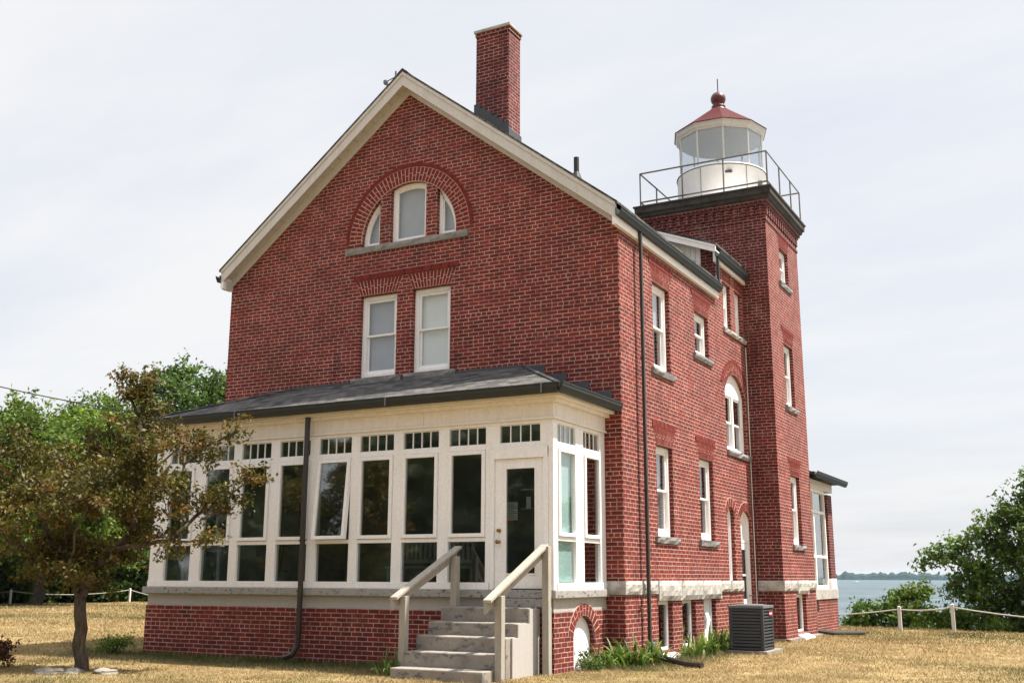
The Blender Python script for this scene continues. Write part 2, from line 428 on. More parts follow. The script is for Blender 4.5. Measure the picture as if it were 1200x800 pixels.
def far_ridge(name, az0, az1, dist, hgt, thick, seed):
    r = random.Random(seed); b = MB(); N = 150; rows = []
    for k in range(N + 1):
        t = k / N; az = az0 + (az1 - az0) * t
        env = min(1, t * 7) * min(1, (1 - t) * 5) * (.8 + .2 * math.sin(t * 5 + 1))
        h = hgt * max(.05, env * (1 + .10 * math.sin(k * .6) + .22 * r.uniform(-1, 1)))
        pr = [(-thick * .5, -.1), (-thick * .45, h * .62), (-thick * .2, h * .93), (0, h), (thick * .3, h * .8), (thick * .5, -.1)]
        rows.append([b.vert((*polar(az, dist + a), -5 + z)) for a, z in pr])
    for a, c in zip(rows, rows[1:]):
        for k in range(5): b.face([a[k], a[k + 1], c[k + 1], c[k]])
    return b.build(name, M['farwood'], fix=False)
tag(far_ridge('distant_wood', -14.0, 4, 4200, 26, 260, 1), 'low bluish wooded shore across the lake on the horizon', 'far shore', kind='stuff')
tag(far_ridge('distant_shore', -3, 22, 5600, 15, 300, 2), 'fainter lower strip of shore further along the horizon', 'far shore', kind='stuff')

# ------------------------------------------------------------------ house shell
HW = 9.2
house = thing('brick_house', 'red brick lighthouse house with steep front gable, white glazed porch and square lantern tower', 'lighthouse', (-4.6, 5, 0))
FRONT = Fr('F', 0.); SIDE = Fr('S', 0.); TX = .65; TY0 = 7.87; TY1 = 11.03; TXL = -2.5
TSIDE = Fr('S', TX); TFRONT = Fr('F', TY0)

def arc(cx, cz, rx, rz, a0, a1, n):
    return [(cx + rx * math.cos(R(a0 + (a1 - a0) * k / n)), cz + rz * math.sin(R(a0 + (a1 - a0) * k / n))) for k in range(n + 1)]
def rect(u0, u1, z0, z1): return [(u0, z0), (u1, z0), (u1, z1), (u0, z1)]
def arched(u0, u1, z0, zs, zt, n=12):
    # rectangle with segmental head: springing at zs, crown at zt
    w = (u1 - u0) / 2; h = zt - zs
    if h >= w * .98: pts = arc((u0 + u1) / 2, zs, w, h, 0, 180, n)
    else:
        r = (w * w + h * h) / (2 * h); cz = zt - r; a = math.degrees(math.asin(w / r))
        pts = arc((u0 + u1) / 2, cz, r, r, 90 - a, 90 + a, n)
    return [(u0, z0), (u1, z0)] + pts
def inset(poly, d):
    n = len(poly); ar = sum(poly[i][0] * poly[(i + 1) % n][1] - poly[(i + 1) % n][0] * poly[i][1] for i in range(n))
    sg = 1 if ar > 0 else -1
    L = []
    for i in range(n):
        a = Vector(poly[i]); b = Vector(poly[(i + 1) % n]); t = (b - a).normalized(); nn = Vector((-t.y, t.x)) * sg
        L.append((a + nn * d, t))
    out = []
    for i in range(n):
        p, t = L[i - 1]; q_, s = L[i]
        cr = t.x * s.y - t.y * s.x
        if abs(cr) < 1e-4: out.append(tuple(q_)); continue
        k = ((q_.x - p.x) * s.y - (q_.y - p.y) * s.x) / cr
        out.append(tuple(p + t * k))
    return out
def inside(p, poly):
    c = False; n = len(poly)
    for i in range(n):
        (x0, y0), (x1, y1) = poly[i], poly[(i + 1) % n]
        if (y0 > p[1]) != (y1 > p[1]) and p[0] < (x1 - x0) * (p[1] - y0) / (y1 - y0) + x0: c = not c
    return c
def wall(name, fr, outer, holes, mats=None, parent=house, thick=.30, back=True):
    mats = mats or [M['brick'], M['interior']]
    pts = []; edges = []
    for lp in [outer] + holes:
        b = len(pts); m = len(lp)
        pts += [Vector(p) for p in lp]; edges += [(b + k, b + (k + 1) % m) for k in range(m)]
    vs, es, fs, *_ = delaunay_2d_cdt(pts, edges, [], 0, 1e-5)
    mb = MB()
    keep = []
    for f in fs:
        c = sum((vs[k] for k in f), Vector((0, 0))) / len(f)
        if inside(c, outer) and not any(inside(c, h) for h in holes): keep.append(f)
    A = [mb.vert(fr.P(v.x, 0, v.y)) for v in vs]
    for f in keep: mb.face([A[k] for k in f])
    for lp in holes:
        m = len(lp)
        for k in range(m):
            (u0, z0), (u1, z1) = lp[k], lp[(k + 1) % m]
            mb.poly([fr.P(u0, 0, z0), fr.P(u1, 0, z1), fr.P(u1, thick, z1), fr.P(u0, thick, z0)])
    if back:
        mb.cur = 1
        B = [mb.vert(fr.P(v.x, thick, v.y)) for v in vs]
        for f in keep: mb.face([B[k] for k in f][::-1])
    return mb.build(name, mats, parent, fix=False)

# ---- openings
AC_, AZ, AR = -4.57, 8.13, 1.14
def clip_arch(u0, u1, z0):
    pts = [(u0, z0), (u1, z0)]
    f = lambda u: AZ + math.sqrt(max(0, AR * AR - (u - AC_) ** 2))
    N = 12
    for k in range(N + 1):
        u = u1 + (u0 - u1) * k / N
        if abs(u - AC_) <= AR + 1e-6: pts.append((u, f(u)))
    # drop duplicates
    out = [pts[0]]
    for p in pts[1:]:
        if (Vector(p) - Vector(out[-1])).length > 1e-3: out.append(p)
    return out
aL = [(AC_ - AR, 8.03), (-5.26, 8.03)] + [(AC_ + AR * math.cos(a), AZ + AR * math.sin(a)) for a in np.linspace(math.acos((-5.26 - AC_) / AR), math.pi, 10)]
aR = [(-3.88, 8.03), (AC_ + AR, 8.03)] + [(AC_ + AR * math.cos(a), AZ + AR * math.sin(a)) for a in np.linspace(0, math.acos((-3.88 - AC_) / AR), 10)]
aC = clip_arch(-5.0, -4.14, 8.03)
up_wins = [(-5.675, -4.785, 5.30, 6.985), (-4.405, -3.53, 5.30, 6.985)]
front_outer = [(-HW, -.3), (0, -.3), (0, 7.72), (-HW / 2, 11.29), (-HW, 7.72)]
wall('wall', FRONT, front_outer, [aL, aC, aR] + [rect(*w) for w in up_wins])

side_wins = [(1.64, 2.57, 5.30, 7.0), (4.11, 5.03, 6.04, 6.97), (1.63, 2.52, 2.16, 3.84), (4.09, 5.0, 2.17, 3.83)]
dorm_wins = [(6.22, 6.80, 7.03, 8.13), (7.14, 7.72, 7.03, 8.13)]
archw = arched(6.08, 7.70, 4.22, 5.56, 6.02)
slit = arched(5.90, 6.42, 1.36, 2.78, 2.96)
wdoor = arched(6.86, 7.76, .30, 2.72, 2.92)
bas = [(1.53, 2.28, .13, 1.0), (2.80, 3.58, .13, 1.0), (4.08, 4.86, .13, 1.0)]
side_outer = [(.001, -.3), (TY0, -.3), (TY0, 8.66), (5.74, 8.66), (5.74, 7.80), (.001, 7.80)]
wall('wall', SIDE, side_outer, [rect(*w) for w in side_wins + dorm_wins + bas] + [archw, slit, wdoor])
# left and rear walls, and the dormer return
wall('wall', Fr('L', -HW), [(.001, -.3), (TY1, -.3), (TY1, 7.72), (.001, 7.72)], [])
wall('wall', Fr('B', TY1), [(-HW, -.3), (TXL, -.3), (TXL, 9.5), (-HW / 2, 11.29), (-HW, 7.72)], [])
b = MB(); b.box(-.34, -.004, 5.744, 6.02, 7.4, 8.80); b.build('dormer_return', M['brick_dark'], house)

# ---- brick dressings
def jack_arch(parent, fr, u0, u1, z0, z1, flare=.13, n=13, drip=True, dripx=.05, single=False):
    mb = MB()
    mb.cur = 0
    mb.prism(fr, [(u0, z0), (u1, z0), (u1 + flare, z1), (u0 - flare, z1)], -.004, .02)
    mb.cur = 1
    g_ = .0095
    for k in range(n):
        for half in (0, 1):
            a0, a1 = k / n, (k + 1) / n
            sp = .42 if k % 2 else .58
            t0, t1 = (0, sp) if half == 0 else (sp, 1)
            def U(a, t): return u0 - flare * t + a * (u1 - u0 + 2 * flare * t)
            za, zb = z0 + (z1 - z0) * t0 + .007, z0 + (z1 - z0) * t1 - .007
            mb.prism(fr, [(U(a0, t0) + g_, za), (U(a1, t0) - g_, za), (U(a1, t1) - g_, zb), (U(a0, t1) + g_, zb)], -.0075 - .003 * random.random(), .0)
    if drip:
        m2 = 6
        for k in range(m2):
            w = (u1 - u0 + 2 * flare + 2 * dripx) / m2; a = u0 - flare - dripx + k * w
            mb.bf(fr, a + .006, a + w - .006, -.030 if fr.k == 'F' else -.016, .01, z1 + .006, z1 + .115)
    return mb.build('arch', [M['mortar'], M['voussoir']], parent)

def ring_arch(parent, fr, cu, cz, r0, r1, a0, a1, n, rz=None, drip=True, courses=2):
    mb = MB()
    rz = rz or 1.
    P = lambda r, a: (cu + r * math.cos(R(a)), cz + r * rz * math.sin(R(a)))
    N = 24
    for k in range(N):
        x, y = a0 + (a1 - a0) * k / N, a0 + (a1 - a0) * (k + 1) / N
        mb.prism(fr, [P(r0, x), P(r1, x), P(r1, y), P(r0, y)], -.004, .02)
    mb.cur = 1
    for k in range(n):
        x, y = a0 + (a1 - a0) * (k + .11) / n, a0 + (a1 - a0) * (k + .89) / n
        cs = [r0 + .004]
        if courses == 2: cs += [r0 + (r1 - r0) * (.42 if k % 2 else .58)]
        cs += [r1 - .004]
        for p, q_ in zip(cs, cs[1:]):
            mb.prism(fr, [P(p + .007, x), P(q_ - .007, x), P(q_ - .007, y), P(p + .007, y)], -.0075 - .003 * random.random(), 0)
    if drip:
        m2 = max(5, n // 2)
        for k in range(m2):
            x, y = a0 + (a1 - a0) * (k + .015) / m2, a0 + (a1 - a0) * (k + .985) / m2
            mb.prism(fr, [P(r1 + .006, x), P(r1 + .085, x), P(r1 + .085, y), P(r1 + .006, y)], -.014, .01)
    return mb.build('arch', [M['mortar'], M['voussoir']], parent)

def sill(parent, fr, u0, u1, z0, z1, mat='bluestone', proj=.06):
    mb = MB(); N = max(4, int((u1 - u0) / .14)); r = random
    # rock faced front built as a strip of slightly uneven segments
    for k in range(N):
        a, c = u0 + (u1 - u0) * k / N, u0 + (u1 - u0) * (k + 1) / N
    us = [u0 + (u1 - u0) * k / N for k in range(N + 1)]
    dz = [r.uniform(-.012, .012) for _ in us]; dp = [r.uniform(-.014, .014) for _ in us]
    rows = []
    for u, e, p in zip(us, dz, dp):
        rows.append([mb.vert(fr.P(u, .14, z0)), mb.vert(fr.P(u, -proj * .6 + p * .5, z0 + e * .5)), mb.vert(fr.P(u, -proj - p, (z0 + z1) / 2 + e)), mb.vert(fr.P(u, -proj + p * .4, z1 - .012)), mb.vert(fr.P(u, .14, z1))])
    for a, c in zip(rows, rows[1:]):
        for k in range(5):
            j = (k + 1) % 5; mb.face([a[k], a[j], c[j], c[k]])
    mb.face(rows[0]); mb.face(rows[-1][::-1])
    return mb.build('sill', M[mat], parent)

def frame_ring(mb, fr, u0, u1, z0, z1, w, d0, d1, wb=None):
    wb = wb or w
    mb.bf(fr, u0, u0 + w, d0, d1, z0, z1); mb.bf(fr, u1 - w, u1, d0, d1, z0, z1)
    mb.bf(fr, u0 + w, u1 - w, d0 + .001, d1, z0, z0 + wb); mb.bf(fr, u0 + w, u1 - w, d0 + .001, d1, z1 - w, z1)

def pane(parent, fr, u0, u1, z0, z1, d, mat='pglass'):
    mb = MB(); mb.bf(fr, u0, u1, d, d + .006, z0, z1); return mb.build('pane', M[mat], parent)

def dh_window(fr, u0, u1, z0, z1, parent=house, arch=True, blind=None, sillx=.14, sillmat='bluestone', upblind=None, archh=.33, lower=None, curtain=False):
    mb = MB(); e = .003
    frame_ring(mb, fr, u0 + e, u1 - e, z0 + e, z1 - e, .075, .085, .20)
    frame_ring(mb, fr, u0 + .075, u1 - .075, z0 + .078, z1 - .078, .018, .10, .19)
    w = mb.build('window', M['white'], parent, bevel=.006)
    zm = (z0 + z1) / 2 + .02; a, c = u0 + .095, u1 - .095
    s = MB(); frame_ring(s, fr, a, c, zm - .02, z1 - .095, .042, .115, .15); s.build('sash', M['white'], w, bevel=.004)
    s = MB(); frame_ring(s, fr, a, c, z0 + .095, zm + .018, .042, .152, .186, .06); s.build('sash', M['white'], w, bevel=.004)
    gm = 'clear' if (blind or curtain) else 'glass'
    pane(w, fr, a + .04, c - .04, zm + .02, z1 - .135, .13, gm)
    pane(w, fr, a + .04, c - .04, z0 + .15, zm - .02, .166, gm)
    if blind:
        s = MB(); s.bf(fr, a, c, .215, .222, (z0 if lower is None else lower) + .05, z1 - .06); s.build('blind', M[blind], w)
    if curtain:
        s = MB(); N = 22
        for side in (0, 1):
            A = []
            for k in range(N + 1):
                t = k / N; uu = (a + t * (c - a) * .30) if side == 0 else (c - t * (c - a) * .36)
                A.append((uu, .24 + .018 * math.sin(k * 1.9)))
            for p, q_ in zip(A, A[1:]):
                s.poly([fr.P(p[0], p[1], z0 + .1), fr.P(q_[0], q_[1], z0 + .1), fr.P(q_[0], q_[1], z1 - .1), fr.P(p[0], p[1], z1 - .1)])
        s.build('curtain', M['blind'], w, fix=False)
    if sillx is not None: sill(w, fr, u0 - sillx, u1 + sillx, z0 - .125, z0, sillmat)
    if arch: jack_arch(w, fr, u0, u1, z1 + .012, z1 + archh)
    return w

def shaped_window(fr, poly, d=.10, w=.07, parent=house, blind='blind', name='window', mat='white'):
    mb = MB(); p0 = inset(poly, .003); p1 = inset(poly, w); mb.ring(fr, p0, p1, d, d + .10)
    o = mb.build(name, M[mat], parent)
    s = MB(); p2 = inset(poly, w + .028); s.ring(fr, inset(poly, w - .002), p2, d + .025, d + .07); s.build('sash', M[mat], o)
    g_ = MB(); g_.prism(fr, inset(poly, w + .02), d + .045, d + .051); g_.build('pane', M['clear'], o)
    if blind:
        g_ = MB(); g_.prism(fr, inset(poly, .02), d + .14, d + .146); g_.build('blind', M[blind], o)
    return o

# front gable windows
aw = shaped_window(FRONT, aC, w=.08)
aw['label'] = 'middle window of the arched gable group with a rounded head'
shaped_window(FRONT, aL, w=.075); shaped_window(FRONT, aR, w=.075)
sill(house, FRONT, -6.08, -3.14, 7.90, 8.03)
ring_arch(house, FRONT, AC_, AZ, AR, 1.45, 0, 180, 46)
mb = MB(); 
for s_ in (-1, 1):
    pass
for k, (bl) in enumerate(('blind', 'blindwhite')):
    u0, u1, z0, z1 = up_wins[k]
    dh_window(FRONT, u0, u1, z0, z1, blind=bl)

# right side windows
dh_window(SIDE, *side_wins[0], curtain=False, lower=6.15, blind='blind')
dh_window(SIDE, *side_wins[1])
dh_window(SIDE, *side_wins[2], curtain=True)
dh_window(SIDE, *side_wins[3])
for w_ in dorm_wins: dh_window(SIDE, *w_, arch=False, sillx=None)
sill(house, SIDE, 6.13, TY0 - .01, 6.92, 7.03, 'stone')
for w_ in dorm_wins: jack_arch(house, SIDE, w_[0], w_[1], 8.142, 8.40, .06, 8, True, .02)

# paired window under a segmental white head
aw = MB(); aw.ring(SIDE, inset(archw, .003), inset(archw, .07), .085, .20)
aw.bf(SIDE, 6.84, 6.95, .085, .20, 4.29, 5.56)
top = [p for p in inset(archw, .068)]
aw.prism(SIDE, [(6.15, 5.50), (7.63, 5.50)] + [p for p in top if p[1] > 5.51], .10, .17)
pw = aw.build('window', M['white'], house, label='paired window with a white rounded head on the right wall')
for u0, u1 in ((6.15, 6.84), (6.95, 7.63)):
    s = MB(); frame_ring(s, SIDE, u0, u1, 4.86, 5.50, .045, .115, .15); s.build('sash', M['white'], pw, bevel=.004)
    s = MB(); frame_ring(s, SIDE, u0, u1, 4.29, 4.90, .045, .152, .186, .06); s.build('sash', M['white'], pw, bevel=.004)
    pane(pw, SIDE, u0 + .04, u1 - .04, 4.90, 5.46, .13); pane(pw, SIDE, u0 + .04, u1 - .04, 4.345, 4.86, .166)
sill(pw, SIDE, 6.06, TY0 - .01, 4.09, 4.22)
_w, _h = .81, .46; _r = (_w * _w + _h * _h) / (2 * _h); _a = math.degrees(math.asin(_w / _r))
ring_arch(pw, SIDE, 6.89, 6.02 - _r, _r + .006, _r + .26, 90 - _a, 90 + _a, 19)

# narrow blind panel and white side door
pn = MB(); pn.ring(SIDE, inset(slit, .003), inset(slit, .06), .09, .2); pn.prism(SIDE, inset(slit, .058), .13, .17)
pn = pn.build('blind_panel', M['white'], house, label='narrow white arched panel beside the side door')
_w, _h = .26, .18; _r = (_w * _w + _h * _h) / (2 * _h); _a = math.degrees(math.asin(_w / _r))
ring_arch(pn, SIDE, 6.16, 2.96 - _r, _r + .006, _r + .20, 90 - _a, 90 + _a, 6, courses=1, drip=False)
dr = MB(); dr.ring(SIDE, inset(wdoor, .003), inset(wdoor, .055), .07, .2)
dr.prism(SIDE, inset(wdoor, .054), .14, .18)
u0, u1 = 6.92, 7.70
dr.bf(SIDE, u0, u1, .10, .139, 2.20, 2.26)
dr.bf(SIDE, u0, u0 + .16, .105, .139, .36, 2.19); dr.bf(SIDE, u1 - .16, u1, .105, .139, .36, 2.19)
dr.bf(SIDE, u0 + .16, u1 - .16, .106, .139, .36, .95); dr.bf(SIDE, u0 + .16, u1 - .16, .106, .139, 2.05, 2.19); dr.bf(SIDE, u0 + .16, u1 - .16, .106, .139, 1.46, 1.50)
dr.bf(SIDE, u0 + .24, u1 - .24, .098, .106, .48, .83)
dr = dr.build('door', M['white'], house, label='white arched side door behind the cooling unit')
s = MB(); s.bf(SIDE, u0 + .165, u1 - .165, .128, .139, .955, 1.455); s.build('pane', M['black'], dr)
s = MB(); s.bf(SIDE, u0 + .165, u1 - .165, .128, .139, 1.505, 2.045); s.build('pane', M['black'], dr)
s = MB(); s.tube([SIDE.P(7.66, .10, 1.02), SIDE.P(7.66, .03, 1.02), SIDE.P(7.56, .03, 1.02)], .013, 6); s.build('handle', M['brass'], dr)
_w, _h = .45, .20; _r = (_w * _w + _h * _h) / (2 * _h); _a = math.degrees(math.asin(_w / _r))
ring_arch(dr, SIDE, 7.31, 2.92 - _r, _r + .006, _r + .20, 90 - _a, 90 + _a, 10, courses=1, drip=False)

# basement openings
for k, (u0, u1, z0, z1) in enumerate(bas):
    mb = MB(); frame_ring(mb, SIDE, u0 + .003, u1 - .003, z0 + .003, z1 - .003, .06, .09, .18, .05)
    if k < 2:
        w = mb.build('basement_window', M['white'], house, bevel=.005)
        pane(w, SIDE, u0 + .055, u1 - .055, z0 + .05, z1 - .055, .12)
        s = MB(); s.prism(Fr('F', 0), [(.16, -.25), (.16, .02), (.14, .045), (-.10, .125), (-.10, -.25)], 0, 1)
        s.v = [(x, u0 - .02 + y * (u1 - u0 + .06), z) for x, y, z in s.v]
        s.build('sill', M['whitelead'], w)
    else:
        mb.bf(SIDE, u0 + .062, u1 - .062, .12, .15, z0 + .05, z1 - .062)
        w = mb.build('basement_hatch', M['white'], house, bevel=.005, label='white basement hatch with a small vent hood')
        s = MB(); s.hexa([SIDE.P(4.42, .12, .58), SIDE.P(4.60, .12, .58), SIDE.P(4.60, .12, .74), SIDE.P(4.42, .12, .74), SIDE.P(4.42, .04, .57), SIDE.P(4.60, .04, .57), SIDE.P(4.60, .09, .73), SIDE.P(4.42, .09, .73)])
        s.build('vent_hood', M['furn'], w)

# stone water table
def stone_run(fr, u0, u1, z0, z1, L=1.15, proj=.055, ends=True, parent=house):
    mb = MB(); n = max(1, round((u1 - u0) / L)); r = random
    for k in range(n):
        a = u0 + (u1 - u0) * k / n + .006; c = u0 + (u1 - u0) * (k + 1) / n - .006
        nu, nz = max(3, int((c - a) / .12)), 4
        G = [[None] * (nz + 1) for _ in range(nu + 1)]
        for i_ in range(nu + 1):
            for j_ in range(nz + 1):
                edge = i_ in (0, nu) or j_ in (0, nz)
                d = -proj * (.55 if edge else 1.) - (0 if edge else r.uniform(-.010, .012))
                G[i_][j_] = mb.vert(fr.P(a + (c - a) * i_ / nu, d, z0 + (z1 - z0) * j_ / nz))
        for i_ in range(nu):
            for j_ in range(nz): mb.face([G[i_][j_], G[i_ + 1][j_], G[i_ + 1][j_ + 1], G[i_][j_ + 1]])
        bk = [mb.vert(fr.P(x, .08, z)) for x, z in ((a, z0), (c, z0), (c, z1), (a, z1))]
        bt = [G[i_][0] for i_ in range(nu + 1)]; tp = [G[i_][nz] for i_ in range(nu + 1)]
        mb.face(bt[::-1] + [bk[0], bk[1]][::1]); mb.face(tp + [bk[2], bk[3]])
        mb.face([G[0][j_] for j_ in range(nz + 1)] + [bk[3], bk[0]]); mb.face([G[nu][j_] for j_ in range(nz, -1, -1)] + [bk[1], bk[2]])
    return mb.build('stone_band', M['stone'], parent)
stone_run(SIDE, -.045, 1.50, 1.135, 1.36, .8)
stone_run(SIDE, 1.50, 5.18, 1.005, 1.365, 1.2, .075)
stone_run(SIDE, 5.18, 5.895, 1.135, 1.36, .8); stone_run(SIDE, 6.425, 6.855, 1.135, 1.36, .8); stone_run(SIDE, 5.895, 6.425, 1.135, 1.355, .8, .07)
stone_run(FRONT, -.335, -.002, 1.135, 1.36, .5)

# ------------------------------------------------------------------ main roof
SL = .776; RZ = 11.64; OV = .12; YF = -.28; YB = TY1 + .3
def roof_z(x): return RZ - SL * abs(x + HW / 2)
b = MB()
for sg in (-1, 1):
    xe = -HW / 2 + sg * (HW / 2 + OV); ze = roof_z(xe); ln = math.hypot(HW / 2 + OV, RZ - ze); N = 40
    T = .045
    for k in range(1):
        yb = YB if sg < 0 else 5.66
        A = [(-HW / 2, YF - .03, RZ), (-HW / 2, yb, RZ), (xe, yb, ze), (xe, YF - .03, ze)]
        uv = [(YF, ln), (yb, ln), (yb, 0), (YF, 0)]
        if sg > 0:
            xc = -2.06; zc = roof_z(xc); lc = math.hypot(xc + HW / 2, RZ - zc)
            B = [(-HW / 2, yb, RZ), (-HW / 2, YB, RZ), (xc, YB, zc), (xc, yb, zc)]
            b.poly(B, [(yb, ln), (YB, ln), (YB, ln - lc), (yb, ln - lc)]); b.poly([(x, y, z - T) for x, y, z in B][::-1])
            b.poly([B[1], B[2], (xc, YB, zc - T), (-HW / 2, YB, RZ - T)])
        b.poly(A, uv); b.poly([(x, y, z - T) for x, y, z in A][::-1])
        for p, q_ in zip(A, A[1:] + A[:1]):
            b.poly([p, q_, (q_[0], q_[1], q_[2] - T), (p[0], p[1], p[2] - T)])
roof = b.build('roof', M['shingle'], house, fix=False)
# ridge cap shingles
b = MB()
for k in range(36):
    y = YF - .03 + k * .31
    b.hexa([(-HW / 2 - .13, y, RZ - .095), (-HW / 2, y, RZ + .008), (-HW / 2, y + .33, RZ + .002), (-HW / 2 - .13, y + .33, RZ - .10)] + [(-HW / 2 - .13, y, RZ - .08), (-HW / 2, y, RZ + .024), (-HW / 2, y + .33, RZ + .012), (-HW / 2 - .13, y + .33, RZ - .09)])
    b.hexa([(-HW / 2 + .13, y, RZ - .095), (-HW / 2, y, RZ + .008), (-HW / 2, y + .33, RZ + .002), (-HW / 2 + .13, y + .33, RZ - .10)] + [(-HW / 2 + .13, y, RZ - .08), (-HW / 2, y, RZ + .024), (-HW / 2, y + .33, RZ + .012), (-HW / 2 + .13, y + .33, RZ - .09)])
b.build('ridge_cap', M['shingle'], roof, fix=False)
# rake boards (two members), soffit strip, frieze
def rake(y0, y1, zt0, zt1, name, mat, xin=0.):
    b = MB()
    for sg in (-1, 1):
        xe = -HW / 2 + sg * (HW / 2 + .075 - xin)
        zr = lambda x, o: RZ - .047 - SL * abs(x + HW / 2) - o
        c = -HW / 2
        b.hexa([(c, y0, zr(c, zt1)), (xe, y0, zr(xe, zt1)), (xe, y1, zr(xe, zt1)), (c, y1, zr(c, zt1)), (c, y0, zr(c, zt0)), (xe, y0, zr(xe, zt0)), (xe, y1, zr(xe, zt0)), (c, y1, zr(c, zt0))])
    return b.build(name, mat, house)
rake(YF, YF + .04, .0, .30, 'rake_board', M['rake'])
rake(YF - .02, YF - .001, .0, .075, 'rake_trim', M['rake'])
b = MB()
for sg in (-1, 1):
    L_ = HW / 2 + .05; n_ = 22
    for k in range(n_):
        xa, xb = L_ * k / n_ + .007, L_ * (k + 1) / n_ - .007; c = -HW / 2; zr = lambda a, o: RZ - .047 - SL * a - o
        b.hexa([(c + sg * xa, YF + .041, zr(xa, .225)), (c + sg * xb, YF + .041, zr(xb, .225)), (c + sg * xb, -.026, zr(xb, .225)), (c + sg * xa, -.026, zr(xa, .225)), (c + sg * xa, YF + .041, zr(xa, .20)), (c + sg * xb, YF + .041, zr(xb, .20)), (c + sg * xb, -.026, zr(xb, .20)), (c + sg * xa, -.026, zr(xa, .20))])
b.build('soffit', M['rake'], house)
rake(-.025, -.002, .19, .40, 'frieze_board', M['rake'], .08)
# thin dark gaps of the soffit boards
# eave fascia and returns
for sg, x in ((1, 0), (-1, -HW)):
    ye = 5.62 if sg > 0 else TY1
    b = MB(); x0, x1 = sorted((x + sg * .002, x + sg * .08)); b.box(x0, x1, YF + .002, ye, 7.56, 7.86)
    b.build('fascia', M['white'], house, bevel=.004)
b = MB(); b.box(-HW - .075, -HW + .04, YF + .05, -.003, 7.54, 7.74); b.build('eave_return', M['rake'], house, bevel=.004)
GP = [(0, .15), (0, .02), (.012, 0), (.075, 0), (.088, .035), (.118, .085), (.122, .13), (.132, .135), (.132, .152), (.118, .152), (.112, .14), (.10, .09), (.075, .02), (.02, .02), (.014, .15)]
b = MB(); b.extrude_profile(GP, (.082, YF - .03, 7.70), (.082, 5.62, 7.70), (1, 0)); b.build('gutter', M['gutter'], house)
b = MB(); b.extrude_profile(GP, (-HW - .082, YF - .03, 7.70), (-HW - .082, TY1, 7.70), (-1, 0)); b.build('gutter', M['gutter'], house)
# side downspout with straps
def downspout(x, y, zt, zb, mat, ax, kick=None, w=.075, dpt=.055):
    b = MB()
    if ax == 'S': b.box(x, x + dpt, y - w / 2, y + w / 2, zb, zt)
    else: b.box(x - w / 2, x + w / 2, y - dpt, y, zb, zt)
    o = b.build('downspout', mat, house, bevel=.008)
    return o
d1 = downspout(.085, .80, 7.71, .30, M['brownmetal'], 'S')
for z in (5.3, 2.9):
    b = MB(); b.box(.07, .146, .755, .845, z, z + .03); b.build('strap', M['brownmetal'], d1)
b = MB(); b.box(.05, .20, .73, .87, .22, .34); b.build('shoe', M['acgrey'], d1, bevel=.01)

# ------------------------------------------------------------------ dormer
b = MB()
A = [(.10, 5.50, 8.845), (.10, TY0 - .003, 8.845), (-2.10, TY0 - .003, 9.70), (-2.10, 5.50, 9.70)]
b.poly(A, [(0, 0), (2.4, 0), (2.4, 2.3), (0, 2.3)]); b.poly([(x, y, z - .05) for x, y, z in A][::-1])
for p, q_ in zip(A, A[1:] + A[:1]): b.poly([p, q_, (q_[0], q_[1], q_[2] - .05), (p[0], p[1], p[2] - .05)])
dm = b.build('dormer_roof', M['shingle'], house, fix=False)
b = MB(); sl = (9.70 - 8.845) / 2.2
zz = lambda x, o: 8.792 + sl * (.10 - x) - o
b.hexa([(.085, 5.52, zz(.085, .17)), (-2.0, 5.52, zz(-2.0, .17)), (-2.0, 5.56, zz(-2.0, .17)), (.085, 5.56, zz(.085, .17)), (.085, 5.52, zz(.085, 0)), (-2.0, 5.52, zz(-2, 0)), (-2., 5.56, zz(-2, 0)), (.085, 5.56, zz(.085, 0))])
b.hexa([(.085, 5.505, zz(.085, .05)), (-2.0, 5.505, zz(-2.0, .05)), (-2.0, 5.518, zz(-2.0, .05)), (.085, 5.518, zz(.085, .05)), (.085, 5.505, zz(.085, 0)), (-2.0, 5.505, zz(-2, 0)), (-2., 5.518, zz(-2, 0)), (.085, 5.518, zz(.085, 0))])
b.build('rake_board', M['white'], dm)
b = MB(); N = 15
for k in range(N):
    x1 = -.345 - k * .12; x0 = x1 - .112
    zb0, zb1 = roof_z(x1) - .02, roof_z(x0) - .02
    b.hexa([(x0, 5.735, zb1), (x1, 5.735, zb0), (x1, 5.78, zb0), (x0, 5.78, zb1), (x0, 5.735, zz(x0, .0)), (x1, 5.735, zz(x1, 0)), (x1, 5.78, zz(x1, 0)), (x0, 5.78, zz(x0, 0))])
b.build('cheek', M['white'], dm)
b = MB(); b.box(.004, .078, 5.57, TY0 - .01, 8.42, 8.70); b.build('fascia', M['white'], dm, bevel=.004)
b = MB(); b.extrude_profile(GP, (.082, 5.50, 8.50), (.082, TY0 - .005, 8.50), (1, 0)); b.build('gutter', M['gutter'], dm)
b = MB(); b.box(.088, .143, 5.53, 5.61, 7.86, 8.52); b.build('downspout', M['gutter'], dm, bevel=.008)
b = MB(); b.box(-.12, .002, TY0 - .05, TY0 - .004, 8.62, 8.80); b.build('flashing', M['lead'], dm)

